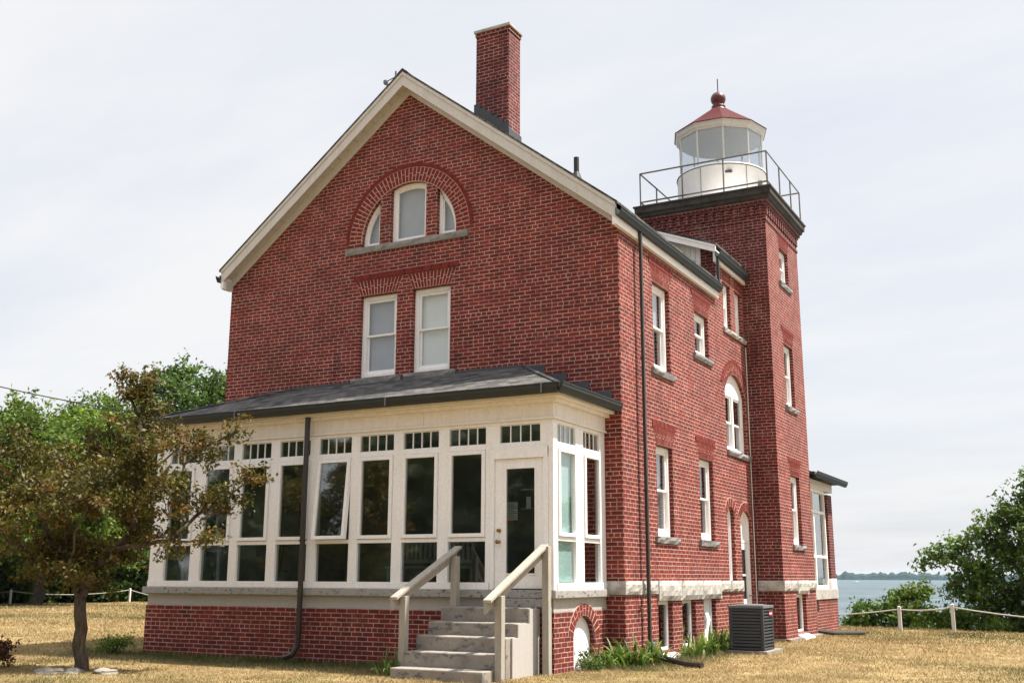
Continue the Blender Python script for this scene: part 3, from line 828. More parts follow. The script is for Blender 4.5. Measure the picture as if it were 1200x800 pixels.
# ------------------------------------------------------------------ chimney, vents, weather vane
CX0, CX1, CY0, CY1 = -3.42, -2.645, .70, 1.20
b = MB(); b.box(CX0, CX1, CY0, CY1, 9.6, 12.60); 
pass
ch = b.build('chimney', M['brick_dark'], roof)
b = MB(); b.box(CX0 - .045, CX1 + .045, CY0 - .045, CY1 + .045, 12.602, 12.665); b.build('chimney_cap', M['stone'], ch, bevel=.008)
b = MB(); b.box(CX0 - .018, CX1 + .018, CY0 - .018, CY1 + .018, 12.515, 12.60); b.build('chimney_collar', M['brick_dark'], ch)
b = MB()
nst = 6
for k in range(nst):
    x0 = CX0 - .03 + (CX1 - CX0 + .055) * k / nst; x1 = CX0 - .03 + (CX1 - CX0 + .055) * (k + 1) / nst
    b.box(x0 + .0005, x1 - .0005, CY0 - .025, CY0 - .002, 9.6, roof_z((x0 + x1) / 2) + .30)
b.box(CX1 + .002, CX1 + .025, CY0 - .024, CY1 + .02, 9.5, roof_z(CX1) + .20)
b.build('flashing', M['lead'], ch)
b = MB(); b.tube([(-1.55, 1.6, 9.0), (-1.55, 1.6, 9.80)], .055, 12); b.lathe((-1.55, 1.6), [(.13, 9.18), (.12, 9.32), (.06, 9.48)], 12); b.build('vent_pipe', M['gutter'], roof)
wx, wy = -6.62, 2.0
wz = .07
wv = thing('weather_sensor', 'small grey wind sensor on a thin mast at the roof ridge', 'wind sensor', (wx, wy, 9.9))
b = MB(); b.tube([(wx, wy, 9.9), (wx, wy, 12.76 + wz)], .022, 6); b.build('mast', M['acgrey'], wv)
b = MB(); b.tube([(wx - .10, wy, 12.74 + wz), (wx + .20, wy + .05, 12.86 + wz)], .014, 6); b.lathe((wx - .05, wy), [(.03, 12.69 + wz), (.055, 12.72 + wz), (.055, 12.79 + wz), (.02, 12.81 + wz)], 10); b.box(wx + .18, wx + .22, wy + .04, wy + .06, 12.80 + wz, 13.0 + wz); b.build('vane', M['acgrey'], wv)

# ------------------------------------------------------------------ tower
tw = [(9.07, 9.93, 8.74, 9.66), (9.03, 9.92, 5.58, 7.15), (9.02, 9.90, 2.20, 3.86)]
tb = (8.98, 9.92, .16, 1.03)
wall('tower_wall', TSIDE, [(TY0, -.3), (TY1, -.3), (TY1, 10.52), (TY0, 10.52)], [rect(*w) for w in tw + [tb]])
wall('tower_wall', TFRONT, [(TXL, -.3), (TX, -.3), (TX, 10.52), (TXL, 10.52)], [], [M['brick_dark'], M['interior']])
wall('tower_wall', Fr('L', TXL), [(TY0, 7), (TY1, 7), (TY1, 10.52), (TY0, 10.52)], [])
wall('tower_wall', Fr('B', TY1), [(TXL, -.3), (TX, -.3), (TX, 10.52), (TXL, 10.52)], [])
for w_ in tw: dh_window(TSIDE, *w_, archh=.32)
u0, u1, z0, z1 = tb
mb = MB(); frame_ring(mb, TSIDE, u0 + .003, u1 - .003, z0 + .003, z1 - .003, .06, .09, .18, .05); w = mb.build('basement_window', M['white'], house, bevel=.005)
pane(w, TSIDE, u0 + .055, u1 - .055, z0 + .05, z1 - .055, .12)
s = MB(); s.prism(Fr('F', 0), [(.18, -.25), (.18, .03), (.14, .06), (-.10, .155), (-.10, -.25)], 0, 1)
s.v = [(TX + x, u0 - .02 + y * (u1 - u0 + .06), z) for x, y, z in s.v]; s.build('sill', M['whitelead'], w)
stone_run(TSIDE, TY0 - .04, 9.05, 1.13, 1.36, .7); stone_run(TSIDE, 9.05, 10.15, 1.045, 1.365, 1.2, .075); stone_run(TSIDE, 10.15, TY1, 1.13, 1.36, .9)
stone_run(TFRONT, .06, TX - .002, 1.13, 1.36, .7)
b = MB(); b.box(TXL - .05, TX + .06, TY0 - .06, TY0 - .003, -.05, .07); b.box(TX + .003, TX + .12, TY0 - .06, TY1, -.05, .06); b.build('footing', M['concrete'], house)
# corbelled brick frieze
b = MB()
def belt(z0, z1, p):
    b.box(TXL - p, TX + p, TY0 - p, TY1 + p, z0, z1)
belt(10.02, 10.09, .022); belt(10.40, 10.46, .05); belt(10.46, 10.53, .09)
for k in range(15):
    y = TY0 + .02 + k * .212; b.box(TX, TX + .045, y, y + .11, 10.17, 10.399)
    x = TXL + .02 + k * .212; b.box(x, x + .11, TY0 - .045, TY0, 10.17, 10.399)
b.build('corbel_frieze', M['brick_dark'], house)
# cornice slab, flaring
def sq(p, z): return [(TXL - p, TY0 - p, z), (TX + p, TY0 - p, z), (TX + p, TY1 + p, z), (TXL - p, TY1 + p, z)]
b = MB(); prof = [(.10, 10.531), (.14, 10.56), (.15, 10.62), (.20, 10.66), (.205, 10.79), (.235, 10.80), (.235, 10.84)]
rr = [[b.vert(p) for p in sq(a, z)] for a, z in prof]
for a, c in zip(rr, rr[1:]):
    for k in range(4): b.face([a[k], a[(k + 1) % 4], c[(k + 1) % 4], c[k]])
b.face(rr[0][::-1]); b.face(rr[-1])
b.build('cornice', M['cornice'], house)
b = MB(); b.box(TXL - .18, TX + .18, TY0 - .18, TY1 + .18, 10.8405, 10.852); b.build('bounce_deck', M['furn'], house)  # unseen pale sheet, added to bounce light up onto the lantern drum
# gallery railing: posts and rails
gal = MB(); gx0, gx1, gy0, gy1 = TXL - .06, TX + .13, TY0 - .11, TY1 + .10; gz = 10.84; gt = 11.76
for z in (gt,): gal.tube([(gx0, gy0, z), (gx1, gy0, z), (gx1, gy1, z), (gx0, gy1, z), (gx0, gy0, z)], .022, 6)
gal.tube([(gx0, gy0, 10.97), (gx1, gy0, 10.97)], .022, 6); gal.tube([(gx1, gy0, 10.97), (gx1, gy1, 10.97)], .022, 6); gal.tube([(gx0, gy1, 10.97), (gx0, gy0, 10.97)], .022, 6)
rl = gal.build('gallery_railing', M['rust'], house)
pp = [(gx0, gy0), (gx1, gy0), (gx1, gy1), (gx0, gy1)] + [(gx0 + (gx1 - gx0) * t, gy0) for t in (.345, .67)] + [(gx1, gy0 + (gy1 - gy0) * t) for t in (.36, .70)] + [(gx0, gy0 + (gy1 - gy0) * t) for t in (.36, .7)] + [(gx0 + (gx1 - gx0) * t, gy1) for t in (.345, .67)]
for x, y in pp:
    b = MB(); b.tube([(x, y, gz - .002), (x, y, gt)], .021, 6); b.build('post', M['rust'], rl)
# lantern
LC = (-.88, 9.45); ND = 10; rot = R(-69)
lan = MB(); lan.lathe(LC, [(1.17, 10.845), (1.17, 11.87), (1.19, 11.88), (1.19, 11.91), (1.13, 11.925)], 40)
lan = lan.build('lantern', M['whitelead'], house, label='white round lantern room with a red roof on top of the tower')
for p in lan.data.polygons: p.use_smooth = len(p.vertices) == 4 and abs(p.normal.z) < .5
b = MB(); rg = 1.115; gz0, gz1 = 11.926, 12.96
vx = [(LC[0] + rg * math.cos(rot + 2 * math.pi * k / ND), LC[1] + rg * math.sin(rot + 2 * math.pi * k / ND)) for k in range(ND)]
for k in range(ND):
    (x0, y0), (x1, y1) = vx[k], vx[(k + 1) % ND]
    b = MB(); nx, ny = (y1 - y0), -(x1 - x0); l_ = math.hypot(nx, ny); nx, ny = nx / l_ * .006, ny / l_ * .006
    b.hexa([(x0, y0, gz0), (x1, y1, gz0), (x1 + nx, y1 + ny, gz0), (x0 + nx, y0 + ny, gz0), (x0, y0, gz1), (x1, y1, gz1), (x1 + nx, y1 + ny, gz1), (x0 + nx, y0 + ny, gz1)])
    b.build('pane', M['lglass'], lan)
for x, y in vx:
    b = MB(); b.tube([(x, y, gz0), (x, y, gz1)], .026, 6); b.build('mullion', M['postpaint'], lan)
b = MB(); b.lathe(LC, [(1.10, 12.935), (1.15, 12.93), (1.165, 12.98), (1.21, 13.01), (1.225, 13.085), (1.25, 13.09), (1.25, 13.11), (1.0, 13.14)], ND, rot); b.build('eave', M['rake'], lan)
b = MB(); b.lathe(LC, [(1.09, 12.915), (1.09, 12.934)], 40); b.build('ceiling', M['greyboard'], lan)
b = MB(); b.lathe(LC, [(1.27, 13.112), (1.275, 13.12), (.80, 13.46), (.26, 13.86), (.24, 13.88)], ND, rot); lr = b.build('lantern_roof', M['redmetal'], lan)
b = MB(); b.lathe(LC, [(.25, 13.80), (.26, 13.86), (.20, 13.90), (.17, 13.94), (.19, 13.96), (.19, 13.99), (.15, 14.01), (.15, 14.04)] + [(.205 * math.cos(R(a)), 14.21 + .205 * math.sin(R(a))) for a in range(-50, 91, 14)], 20)
bl = b.build('finial', M['redball'], lan, smooth=True)
b = MB(); b.tube([(LC[0], LC[1], 14.40), (LC[0], LC[1], 14.81)], .016, 6); b.build('lightning_rod', M['iron'], lan)
b = MB(); b.lathe(LC, [(1.192, 11.862), (1.197, 11.866), (1.197, 11.874), (1.192, 11.878)], 40); b.build('rim', M['rust'], lan)
for an in (-100, -40):
    b = MB(); ca, sa = math.cos(R(an)), math.sin(R(an))
    for q_ in range(16): b.tube([(LC[0] + ca * 1.165, LC[1] + sa * 1.165, 10.93 + q_ * .058), (LC[0] + ca * 1.182, LC[1] + sa * 1.182, 10.93 + q_ * .058)], .012, 5)
    b.tube([(LC[0] + ca * 1.172, LC[1] + sa * 1.172, 10.86), (LC[0] + ca * 1.172, LC[1] + sa * 1.172, 11.86)], .006, 4); b.build('seam', M['acgrey'], lan)
b = MB(); b.lathe(LC, [(.30, 11.93), (.30, 11.96), (.07, 11.97), (.07, 12.04), (.10, 12.06), (.10, 12.2), (.05, 12.23)], 16); b.build('beacon', M['acgrey'], lan)
b = MB(); a_ = R(-64); x, y = LC[0] + 1.175 * math.cos(a_), LC[1] + 1.175 * math.sin(a_); b.box(x - .09, x + .09, y - .03, y + .03, 11.62, 11.68); b.build('vent', M['rust'], lan)
b = MB(); a_ = R(-18); x, y = LC[0] + 1.2 * math.cos(a_), LC[1] + 1.2 * math.sin(a_); b.box(x - .05, x + .05, y - .05, y + .05, 11.22, 11.50); b.build('flood_lamp', M['acgrey'], lan)

# ------------------------------------------------------------------ front porch
PX0, PX1, PY = -8.94, -.33, -2.03
PF = Fr('F', PY); PS = Fr('S', PX1); PL = Fr('L', PX0)
bp_arch = arched(-1.34, -.53, .0, .52, .82)
BM = [M['brick'], M['brick']]
wall('porch_wall', PF, [(PX0, -.3), (PX1, -.3), (PX1, .895), (PX0, .895)], [], BM, thick=.2)
wall('porch_wall', PS, [(PY, -.3), (-.003, -.3), (-.003, .895), (PY, .895)], [bp_arch], BM, thick=.2)
wall('porch_wall', PL, [(PY, -.3), (-.003, -.3), (-.003, .895), (PY, .895)], [], BM, thick=.2)
b = MB(); b.prism(PS, inset(bp_arch, .004), .09, .13); b.prism(PS, rect(-1.34, -.53, -.1, .16), .05, .088)
ap = b.build('arched_panel', M['white'], house, label='white arched crawl space panel in the porch base')
_w, _h = .405, .30; _r = (_w * _w + _h * _h) / (2 * _h); _a = math.degrees(math.asin(_w / _r))
ring_arch(ap, PS, -.935, .82 - _r, _r + .006, _r + .20, 90 - _a - 6, 90 + _a + 6, 13, drip=False)
b = MB()
b.box(PX0 + .015, PX1 - .015, PY + .015, PY + .10, .896, 1.10); b.box(PX1 - .10, PX1 - .015, PY + .101, -.003, .896, 1.10); b.box(PX0 + .015, PX0 + .10, PY + .101, -.003, .896, 1.10)
b.build('skirt_board', M['greyboard'], house)
b = MB()
b.box(PX0 - .07, PX1 + .065, PY - .07, PY + .12, 1.101, 1.225); b.box(PX1 - .12, PX1 + .065, PY + .121, -.003, 1.101, 1.225); b.box(PX0 - .07, PX0 + .12, PY + .121, -.003, 1.101, 1.225)
b.build('ledge', M['ledge'], house, bevel=.012)
b = MB(); b.box(PX0 + .12, PX1 - .121, PY + .121, -.01, 1.02, 1.20); b.build('porch_floor', M['floor'], house)

# white frame: sill board, posts, rails, head board
centers = [-8.235, -7.305, -6.415, -5.51, -4.605, -3.715, -2.81, -1.90]
hwid = [.33, .35, .35, .35, .355, .355, .355, .35]
fb = MB(); D0, D1 = .0, .11
fb.box(PX0, -1.47, PY - .02, PY + .11, 1.226, 1.335)
fb.box(PX0, PX1, PY, PY + .11, 3.815, 3.876)
edges_ = [PX0] + [(centers[k] + hwid[k] + centers[k + 1] - hwid[k + 1]) / 2 for k in range(7)] + [-1.50]
for k in range(8):
    l_ = PX0 if k == 0 else centers[k - 1] + hwid[k - 1]
    fb.box(l_, centers[k] - hwid[k], PY, PY + .11, 1.336, 3.814)
fb.box(centers[7] + hwid[7], -1.455, PY, PY + .11, 1.336, 3.814)
fb.box(-1.455, -1.385, PY - .02, PY + .11, 1.226, 3.44)
fb.box(-.50, -.42, PY - .02, PY + .11, 1.226, 3.44)
fb.box(-.419, PX1, PY, PY + .11, 1.226, 3.814)
fb.box(-1.455, -.42, PY - .021, PY + .11, 3.30 - .03, 3.44)
fb.box(-1.454, -1.29, PY, PY + .11, 3.441, 3.814); fb.box(-.56, -.42, PY, PY + .11, 3.441, 3.814); fb.box(-1.289, -.561, PY, PY + .11, 3.441, 3.52)
for k in range(8):
    u0, u1 = centers[k] - hwid[k], centers[k] + hwid[k]
    fb.box(u0 + .001, u1 - .001, PY, PY + .11, 3.435, 3.52)
    fb.box(u0 + .001, u1 - .001, PY, PY + .11, 1.975, 2.04)
def side_frame(fr):
    y0, y1 = PY + .111, -.004
    fb.bf(fr, y0, y1, -.02, .10, 1.226, 1.335); fb.bf(fr, y0, y1, .0, .10, 3.815, 3.876)
    for a, c in ((y0, -1.87), (-1.20, -.89), (-.235, y1)): fb.bf(fr, a, c, .0, .10, 1.336, 3.814)
    for a, c in ((-1.869, -1.201), (-.889, -.236)):
        fb.bf(fr, a, c, 0, .10, 3.435, 3.52); fb.bf(fr, a, c, 0, .10, 1.975, 2.04)
side_frame(PS); side_frame(PL)
pf = fb.build('porch_frame', M['white'], house, bevel=.005)
# frieze boards with drip mould
b = MB()
xs_ = [PX0 - .02, -6.9, -5.1, -2.75, PX1 + .02]
for xa, xb in zip(xs_, xs_[1:]): b.box(xa + .0025, xb - .0025, PY - .02, PY + .09, 3.878, 4.19)
b.box(PX1 - .09, PX1 + .02, PY + .091, -.003, 3.878, 4.19); b.box(PX0 - .02, PX0 + .09, PY + .091, -.003, 3.878, 4.19)
b.build('frieze_board', M['cream'], pf, bevel=.004)
b = MB()
b.box(PX0 - .045, PX1 + .045, PY - .045, PY - .021, 3.868, 3.905); b.box(PX1 + .021, PX1 + .045, PY - .02, -.003, 3.868, 3.905)
b.box(PX0 - .20, PX1 + .20, PY - .20, PY + .0, 4.191, 4.25); b.box(PX1 - .09, PX1 + .20, PY + .001, -.003, 4.191, 4.25); b.box(PX0 - .20, PX0 + .09, PY + .001, -.003, 4.191, 4.25)
b.box(PX0 - .10, PX1 + .10, PY - .10, PY - .021, 4.13, 4.19); b.box(PX1 + .021, PX1 + .10, PY - .02, -.003, 4.13, 4.19)
b.build('cornice', M['cream'], pf, bevel=.006)
M['lining'] = m_plain('drab grey wall lining', (.25, .265, .25), .9, .2, .12, 2.)
b = MB(); b.box(PX0 + .13, -1.30, -.03, -.004, 1.201, 3.929); b.build('wall_lining', M['lining'], house)
b = MB(); b.box(PX0 + .092, PX1 - .092, PY + .092, -.01, 3.93, 3.96); b.build('porch_ceiling', M['greyboard'], house)

def transom(parent, fr, u0, u1, z0, z1, n=4):
    s = MB(); w = (u1 - u0) / n
    s.bf(fr, u0 + .001, u1 - .001, .030, .058, z0 + .001, z0 + .012); s.bf(fr, u0 + .001, u1 - .001, .030, .058, z1 - .012, z1 - .001)
    for k in range(1, n): s.bf(fr, u0 + k * w - .008, u0 + k * w + .008, .028, .06, z0, z1)
    s.build('glazing_bar', M['white'], parent)
    return pane(parent, fr, u0 + .001, u1 - .001, z0 + .001, z1 - .001, .04)

def porch_window(fr, u0, u1, tilt=0., low_only=False, shade=None):
    # opening sash in the middle, fixed light below, barred transom above
    b = MB(); e = .004; sz0, sz1, w = 2.045, 3.43, .06
    frame_ring(b, fr, u0 + e, u1 - e, sz0, sz1, w, -.028, .055)
    o = b.build('awning_window', M['white'], house, bevel=.005)
    if tilt:
        dx = math.tan(tilt)
        for v in o.data.vertices: v.co.y -= (sz1 - (v.co.z)) * dx
        o['label'] = 'porch window tilted open at the bottom'
        o.data.update()
    gm = 'clear' if shade else 'pglass'
    p = pane(o, fr, u0 + w, u1 - w, sz0 + w, sz1 - w, .01, gm)
    if tilt:
        for v in p.data.vertices: v.co.y -= (sz1 - (v.co.z)) * math.tan(tilt)
    pane(o, fr, u0 + .002, u1 - .002, 1.337, 1.974, .05, gm)
    transom(o, fr, u0 + .002, u1 - .002, 3.522, 3.812)
    if shade:
        s = MB(); s.bf(fr, u0 + .02, u1 - .02, .075, .08, 1.345, 3.80); s.build('shade', M[shade], o)
    return o
for k in range(8): porch_window(PF, centers[k] - hwid[k], centers[k] + hwid[k], tilt=R(4.8) if k == 4 else 0.)
for fr in (PS, PL):
    porch_window(fr, -1.868, -1.202, shade='teal' if fr is PS else None); porch_window(fr, -.888, -.237)
# porch door
b = MB(); b.bf(PF, -1.383, -1.18, .02, .065, 1.245, 3.268); b.bf(PF, -.66, -.502, .02, .065, 1.245, 3.268); b.bf(PF, -1.179, -.661, .021, .065, 1.245, 1.475); b.bf(PF, -1.179, -.661, .021, .065, 3.11, 3.268)
frame_ring(b, PF, -1.195, -.645, 1.455, 3.13, .022, .008, .02)
dr = b.build('door', M['white'], house, bevel=.004, label='white glazed front door of the porch')
pane(dr, PF, -1.178, -.662, 1.476, 3.109, .04)
b = MB(); b.tube([PF.P(-1.30, .02, 2.14), PF.P(-1.30, -.035, 2.14)], [.034, .026], 12); b.build('lock', M['brass'], dr)
b = MB(); b.tube([PF.P(-1.30, .02, 1.965), PF.P(-1.30, -.03, 1.965)], .026, 10); b.lathe((0, 0), [(.012, 0), (.034, .012), (.036, .03), (.02, .045)], 12)
for i_ in range(len(b.v)):
    x, y, z = b.v[i_]
    if abs(x) < .05 and abs(y) < .05: b.v[i_] = (-1.30 + x, PY - .028 - z, 1.965 + y)
b.build('handle', M['brass'], dr)
for mat, u0, u1, z0, z1 in (('black', -1.165, -1.05, 2.60, 2.74), ('paper', -1.165, -.985, 2.30, 2.58), ('redpaper', -1.165, -1.08, 2.25, 2.295), ('paper', -.83, -.75, 2.48, 2.66), ('paper', -.93, -.70, 2.765, 2.78), ('paper', -.93, -.70, 2.47, 2.478)):
    b = MB(); b.bf(PF, u0, u1, .0475, .0485, z0, z1); nt = b.build('notice', M[mat], dr)
b = MB()
for k in range(9): b.bf(PF, -1.155, -1.0 - .03 * (k % 3), .0445, .0455, 2.325 + k * .027, 2.333 + k * .027)
b.build('notice_print', M['acdark'], dr)
transom(dr, PF, -1.288, -.562, 3.521, 3.813)
b = MB(); b.bf(PF, -1.384, -.501, -.02, .11, 1.2265, 1.243); b.build('threshold', M['acdark'], dr)

# porch roof: hip
EX0, EX1, EY, EZ = PX0 - .27, PX1 + .27, PY - .29, 4.36
TZ = 5.19; TL, TR = EX0 + 1.9, -1.93; TYw = -.003
b = MB()
def slab(P4, uv):
    b.poly(P4, uv); b.poly([(x, y, z - .05) for x, y, z in P4][::-1])
    for p, q_ in zip(P4, P4[1:] + P4[:1]): b.poly([p, q_, (q_[0], q_[1], q_[2] - .05), (p[0], p[1], p[2] - .05)])
ln = math.hypot(TYw - EY, TZ - EZ)
slab([(EX0, EY, EZ), (EX1, EY, EZ), (TR, TYw, TZ), (TL, TYw, TZ)], [(EX0, 0), (EX1, 0), (TR, ln), (TL, ln)])
l2 = math.hypot(EX1 - TR, TZ - EZ)
slab([(EX1, EY, EZ), (EX1, TYw, EZ), (TR, TYw, TZ)], [(EY, 0), (TYw, 0), (TYw, l2)])
slab([(EX0, TYw, EZ), (EX0, EY, EZ), (TL, TYw, TZ)], [(TYw, 0), (EY, 0), (TYw, l2)])
pr = b.build('porch_roof', M['shingle'], house, fix=False)
b = MB(); b.tube([(EX1 - .02, EY + .03, EZ + .012), (TR, TYw - .02, TZ + .012)], .035, 6); b.build('ridge_cap', M['shingle'], pr)
b = MB(); b.tube([(EX0 + .02, EY + .03, EZ + .012), (TL, TYw - .02, TZ + .012)], .035, 6); b.build('ridge_cap', M['shingle'], pr)
GQ = [(a, z) for a, z in GP]
b = MB(); b.extrude_profile(GQ, (EX0, EY + .03, EZ - .135), (EX1 + .03, EY + .03, EZ - .135), (0, -1)); b.build('gutter', M['gutter'], pr)
b = MB(); b.extrude_profile(GQ, (EX1 - .03, EY - .10, EZ - .135), (EX1 - .03, -.003, EZ - .135), (1, 0)); b.build('gutter', M['gutter'], pr)
b = MB(); b.extrude_profile(GQ, (EX0 + .03, EY - .10, EZ - .135), (EX0 + .03, -.003, EZ - .135), (-1, 0)); b.build('gutter', M['gutter'], pr)
for x in (-6.65, -3.3, -.35):
    b = MB(); b.box(x, x + .02, EY - .112, EY - .09, EZ - .13, EZ + .02); b.build('gutter_bracket', M['acgrey'], pr)
b = MB(); N = 4
for k in range(N):
    x0 = TR + (-.17 - TR) * k / N; x1 = TR + (-.17 - TR) * (k + 1) / N
    zt = TZ + (EZ - TZ) * (x0 * .45 + x1 * .55 - TR) / (EX1 - TR) + .12; zl = TZ + (EZ - TZ) * (x1 - TR) / (EX1 - TR) - .1
    b.box(x0 + .001, x1 - .001, -.012 - .002 * k, -.004, zl, zt)
b.box(TL, TR, -.02, -.004, TZ - .05, TZ + .05)
b.build('flashing', M['lead'], pr)
# soffit closing the roof
d2 = downspout(-5.13, PY - .115, 4.24, .42, M['brownmetal'], 'F', w=.085)
b = MB(); b.tube([(-5.13, PY - .143, .44), (-5.135, PY - .15, .26), (-5.20, PY - .20, .12), (-5.36, PY - .25, .06)], .05, 8); b.build('elbow', M['brownmetal'], d2)
for z in (2.02, .5):
    b = MB(); b.box(-5.185, -5.075, PY - .176, PY - .105, z, z + .03); b.build('strap', M['brownmetal'], d2)

# rear porch beyond the tower
RX, RY0, RY1 = .44, TY1 + .003, 14.55
RS = Fr('S', RX)
wall('rear_porch_wall', RS, [(RY0, -.3), (RY1, -.3), (RY1, .86), (RY0, .86)], [], BM, thick=.2)
b = MB(); b.box(RX - .5, RX - .201, RY1 - .2, RY1 - .001, -.3, .86); b.box(-6, RX - .5, RY1 - .2, RY1 - .002, -.3, .86); b.build('rear_porch_wall', M['brick'], house)
b = MB(); b.box(RX - .30, RX + .03, RY0, RY1 + .04, .862, 1.13); b.build('ledge', M['stone'], house, bevel=.01)
b = MB(); b.box(RX - .24, RX - .0, RY1 - .62, RY1 - .04, 1.132, 3.72); b.build('pier', M['brick_dark'], house)
b = MB(); b.box(RX - .28, RX + .01, RY1 - .66, RY1, 1.131, 1.40); b.build('pier_base', M['whitelead'], house)
rw0, rw1 = RY0 + .02, RY1 - .68
b = MB(); RW = Fr('S', RX - .06)
frame_ring(b, RW, rw0, rw1, 1.135, 3.80, .09, 0, .1); b.bf(RW, (rw0 + rw1) / 2 - .05, (rw0 + rw1) / 2 + .05, 0, .1, 1.226, 3.709); 
for z in (1.95, 3.15): b.bf(RW, rw0 + .091, rw1 - .091, .002, .098, z, z + .07)
rw = b.build('window', M['white'], house, bevel=.005)
pane(rw, RW, rw0 + .09, rw1 - .09, 1.225, 3.71, .05)
b = MB(); b.box(-6, RX + .02, RY0, RY1 + .02, 3.80, 4.02); b.build('rear_porch_frieze', M['cream'], house)
b = MB(); slab([(RX + .34, RY0, 4.10), (RX + .34, RY1 + .34, 4.10), (-1.6, RY1 - 1.4, 4.9), (-1.6, RY0, 4.9)], [(0, 0), (4, 0), (3, 2), (0, 2)]); slab([(RX + .34, RY1 + .34, 4.1), (-6, RY1 + .34, 4.1), (-6, RY1 - 1.4, 4.9), (-1.6, RY1 - 1.4, 4.9)], [(0, 0), (6, 0), (6, 2), (2, 2)])
rp = b.build('rear_porch_roof', M['shingle'], house, fix=False)
b = MB(); b.extrude_profile(GP, (RX + .30, RY0, 3.98), (RX + .30, RY1 + .34, 3.98), (1, 0)); b.build('gutter', M['gutter'], rp)
b = MB(); b.box(-6, RX - .25, RY1 - .15, RY1 - .05, 1.13, 3.8); b.build('rear_porch_panel', M['white'], house)
b = MB(); b.box(RX - .012, RX + .012, 12.0, 12.16, .58, .86); b.build('vent', M['black'], house)
# thin service conduit in the tower corner
b = MB(); b.tube([(.022, TY0 - .03, .1), (.022, TY0 - .03, 6.85)], .012, 6); b.build('conduit', M['paper'], house)
b = MB(); b.tube([(.0, .62, .86), (.055, .62, .86), (.06, .62, .80)], .016, 6); b.lathe((.045, .62), [(.03, .88), (.035, .90), (.03, .92)], 8); b.build('faucet', M['brass'], house)

# ------------------------------------------------------------------ front steps and handrails
st = thing('concrete_steps', 'five worn grey concrete steps leading up to the porch door', 'steps', (-1.3, -2.9, 0))
XL, XR = -2.10, -.56
fy = [-2.45, -2.81, -3.135, -3.465, -3.80]; tz = [.97, .755, .565, .355, .145]
for k in range(5):
    b = MB(); zlow = -.2
    y1 = PY - .075 if k == 0 else fy[k - 1] - .0015
    b.box(XL + .001 * k, XR - .001 * k, fy[k], y1, zlow, tz[k])
    sdo = b.build('step', M['concrete'], st, bevel=.018)
b = MB(); b.prism(Fr('S', XR + .004), [(-2.98, -.2), (-2.11, -.2), (-2.11, .955), (-2.44, .955), (-2.44, .745), (-2.80, .745), (-2.80, .555), (-2.98, .555)], -.022, .003); b.build('side_panel', M['greyboard'], st)
b = MB(); b.box(-1.46, PX1 - .1, PY - .10, PY - .072, .975, 1.10); b.build('riser_board', M['ledge'], st)

def handrail(lab, px, pu, yl, yu, zl0, zl, zu0, zu, rail, side):
    t = thing('handrail', lab, 'handrail', (px, yl, 0), 'timber handrails of the porch steps')
    h = .055
    b = MB(); b.box(px - h, px + h, yl - h, yl + h, zl0, zl); b.build('post', M['wood'], t, bevel=.006)
    b = MB(); b.box(pu - h, pu + h, yu - h, yu + h, zu0, zu); b.build('post', M['wood'], t, bevel=.006)
    (ya, za), (yb, zb) = rail
    x0 = px + side * (h + .002)
    def plank(xa, xb, o0, o1, nm):
        ka, kb = (pu - px) * (ya - yl) / (yu - yl), (pu - px) * (yb - yl) / (yu - yl)
        b = MB(); b.hexa([(xa + ka, ya, za + o0), (xb + ka, ya, za + o0), (xb + kb, yb, zb + o0), (xa + kb, yb, zb + o0), (xa + ka, ya, za + o1), (xb + ka, ya, za + o1), (xb + kb, yb, zb + o1), (xa + kb, yb, zb + o1)])
        b.build(nm, M['wood'], t, bevel=.005)
    xa, xb = sorted((x0, x0 + side * .04)); plank(xa, xb, -.15, .0, 'rail')
    xa, xb = sorted((px - side * .025, x0 + side * .052)); plank(xa, xb, .002, .045, 'top_rail')
handrail('weathered timber handrail on the left of the steps, away from the sun', -2.19, -1.95, -3.33, -2.27, -.2, 1.14, .90, 1.74, ((-3.50, 1.08), (-2.16, 1.86)), -1)
handrail('weathered timber handrail on the right of the steps, by the door', -.50, -.385, -3.42, -2.165, -.2, 1.16, -.2, 1.88, ((-3.68, 1.06), (-2.14, 1.87)), -1)

# ------------------------------------------------------------------ things behind the porch glass
bn = thing('bench', 'white slatted bench seen through the porch glass', 'bench', (-3.3, -.9, 1.2))
b = MB(); b.box(-4.1, -2.6, -1.15, -.62, 1.56, 1.60); b.build('seat', M['furn'], bn, bevel=.01)
b = MB(); b.box(-4.1, -2.6, -.66, -.62, 2.0, 2.08); b.box(-4.1, -2.6, -.66, -.62, 1.66, 1.72)
for k in range(16): b.box(-4.08 + k * .098, -4.04 + k * .098, -.655, -.625, 1.721, 1.999)
b.build('backrest', M['furn'], bn)
for x, y in ((-4.07, -1.12), (-2.66, -1.12), (-4.07, -.66), (-2.66, -.66)):
    b = MB(); b.box(x, x + .05, y, y + .04, 1.2, 1.56); b.build('leg', M['furn'], bn)
ps = thing('plant_stand', 'dark wrought iron plant stand behind the porch glass', 'plant stand', (-6.45, -1.3, 1.2))
for z in (1.5, 1.95):
    b = MB(); b.lathe((-6.45, -1.3), [(.22, z), (.23, z + .02), (.2, z + .03)], 16); b.build('shelf', M['iron'], ps)
for k in range(3):
    a = R(90 + 120 * k); c_, s_ = math.cos(a), math.sin(a)
    b = MB(); b.tube([(-6.45 + c_ * .26, -1.3 + s_ * .26, 1.2), (-6.45 + c_ * .12, -1.3 + s_ * .12, 1.5), (-6.45 + c_ * .2, -1.3 + s_ * .2, 1.95), (-6.45 + c_ * .1, -1.3 + s_ * .1, 2.2)], .014, 6); b.build('leg', M['iron'], ps)

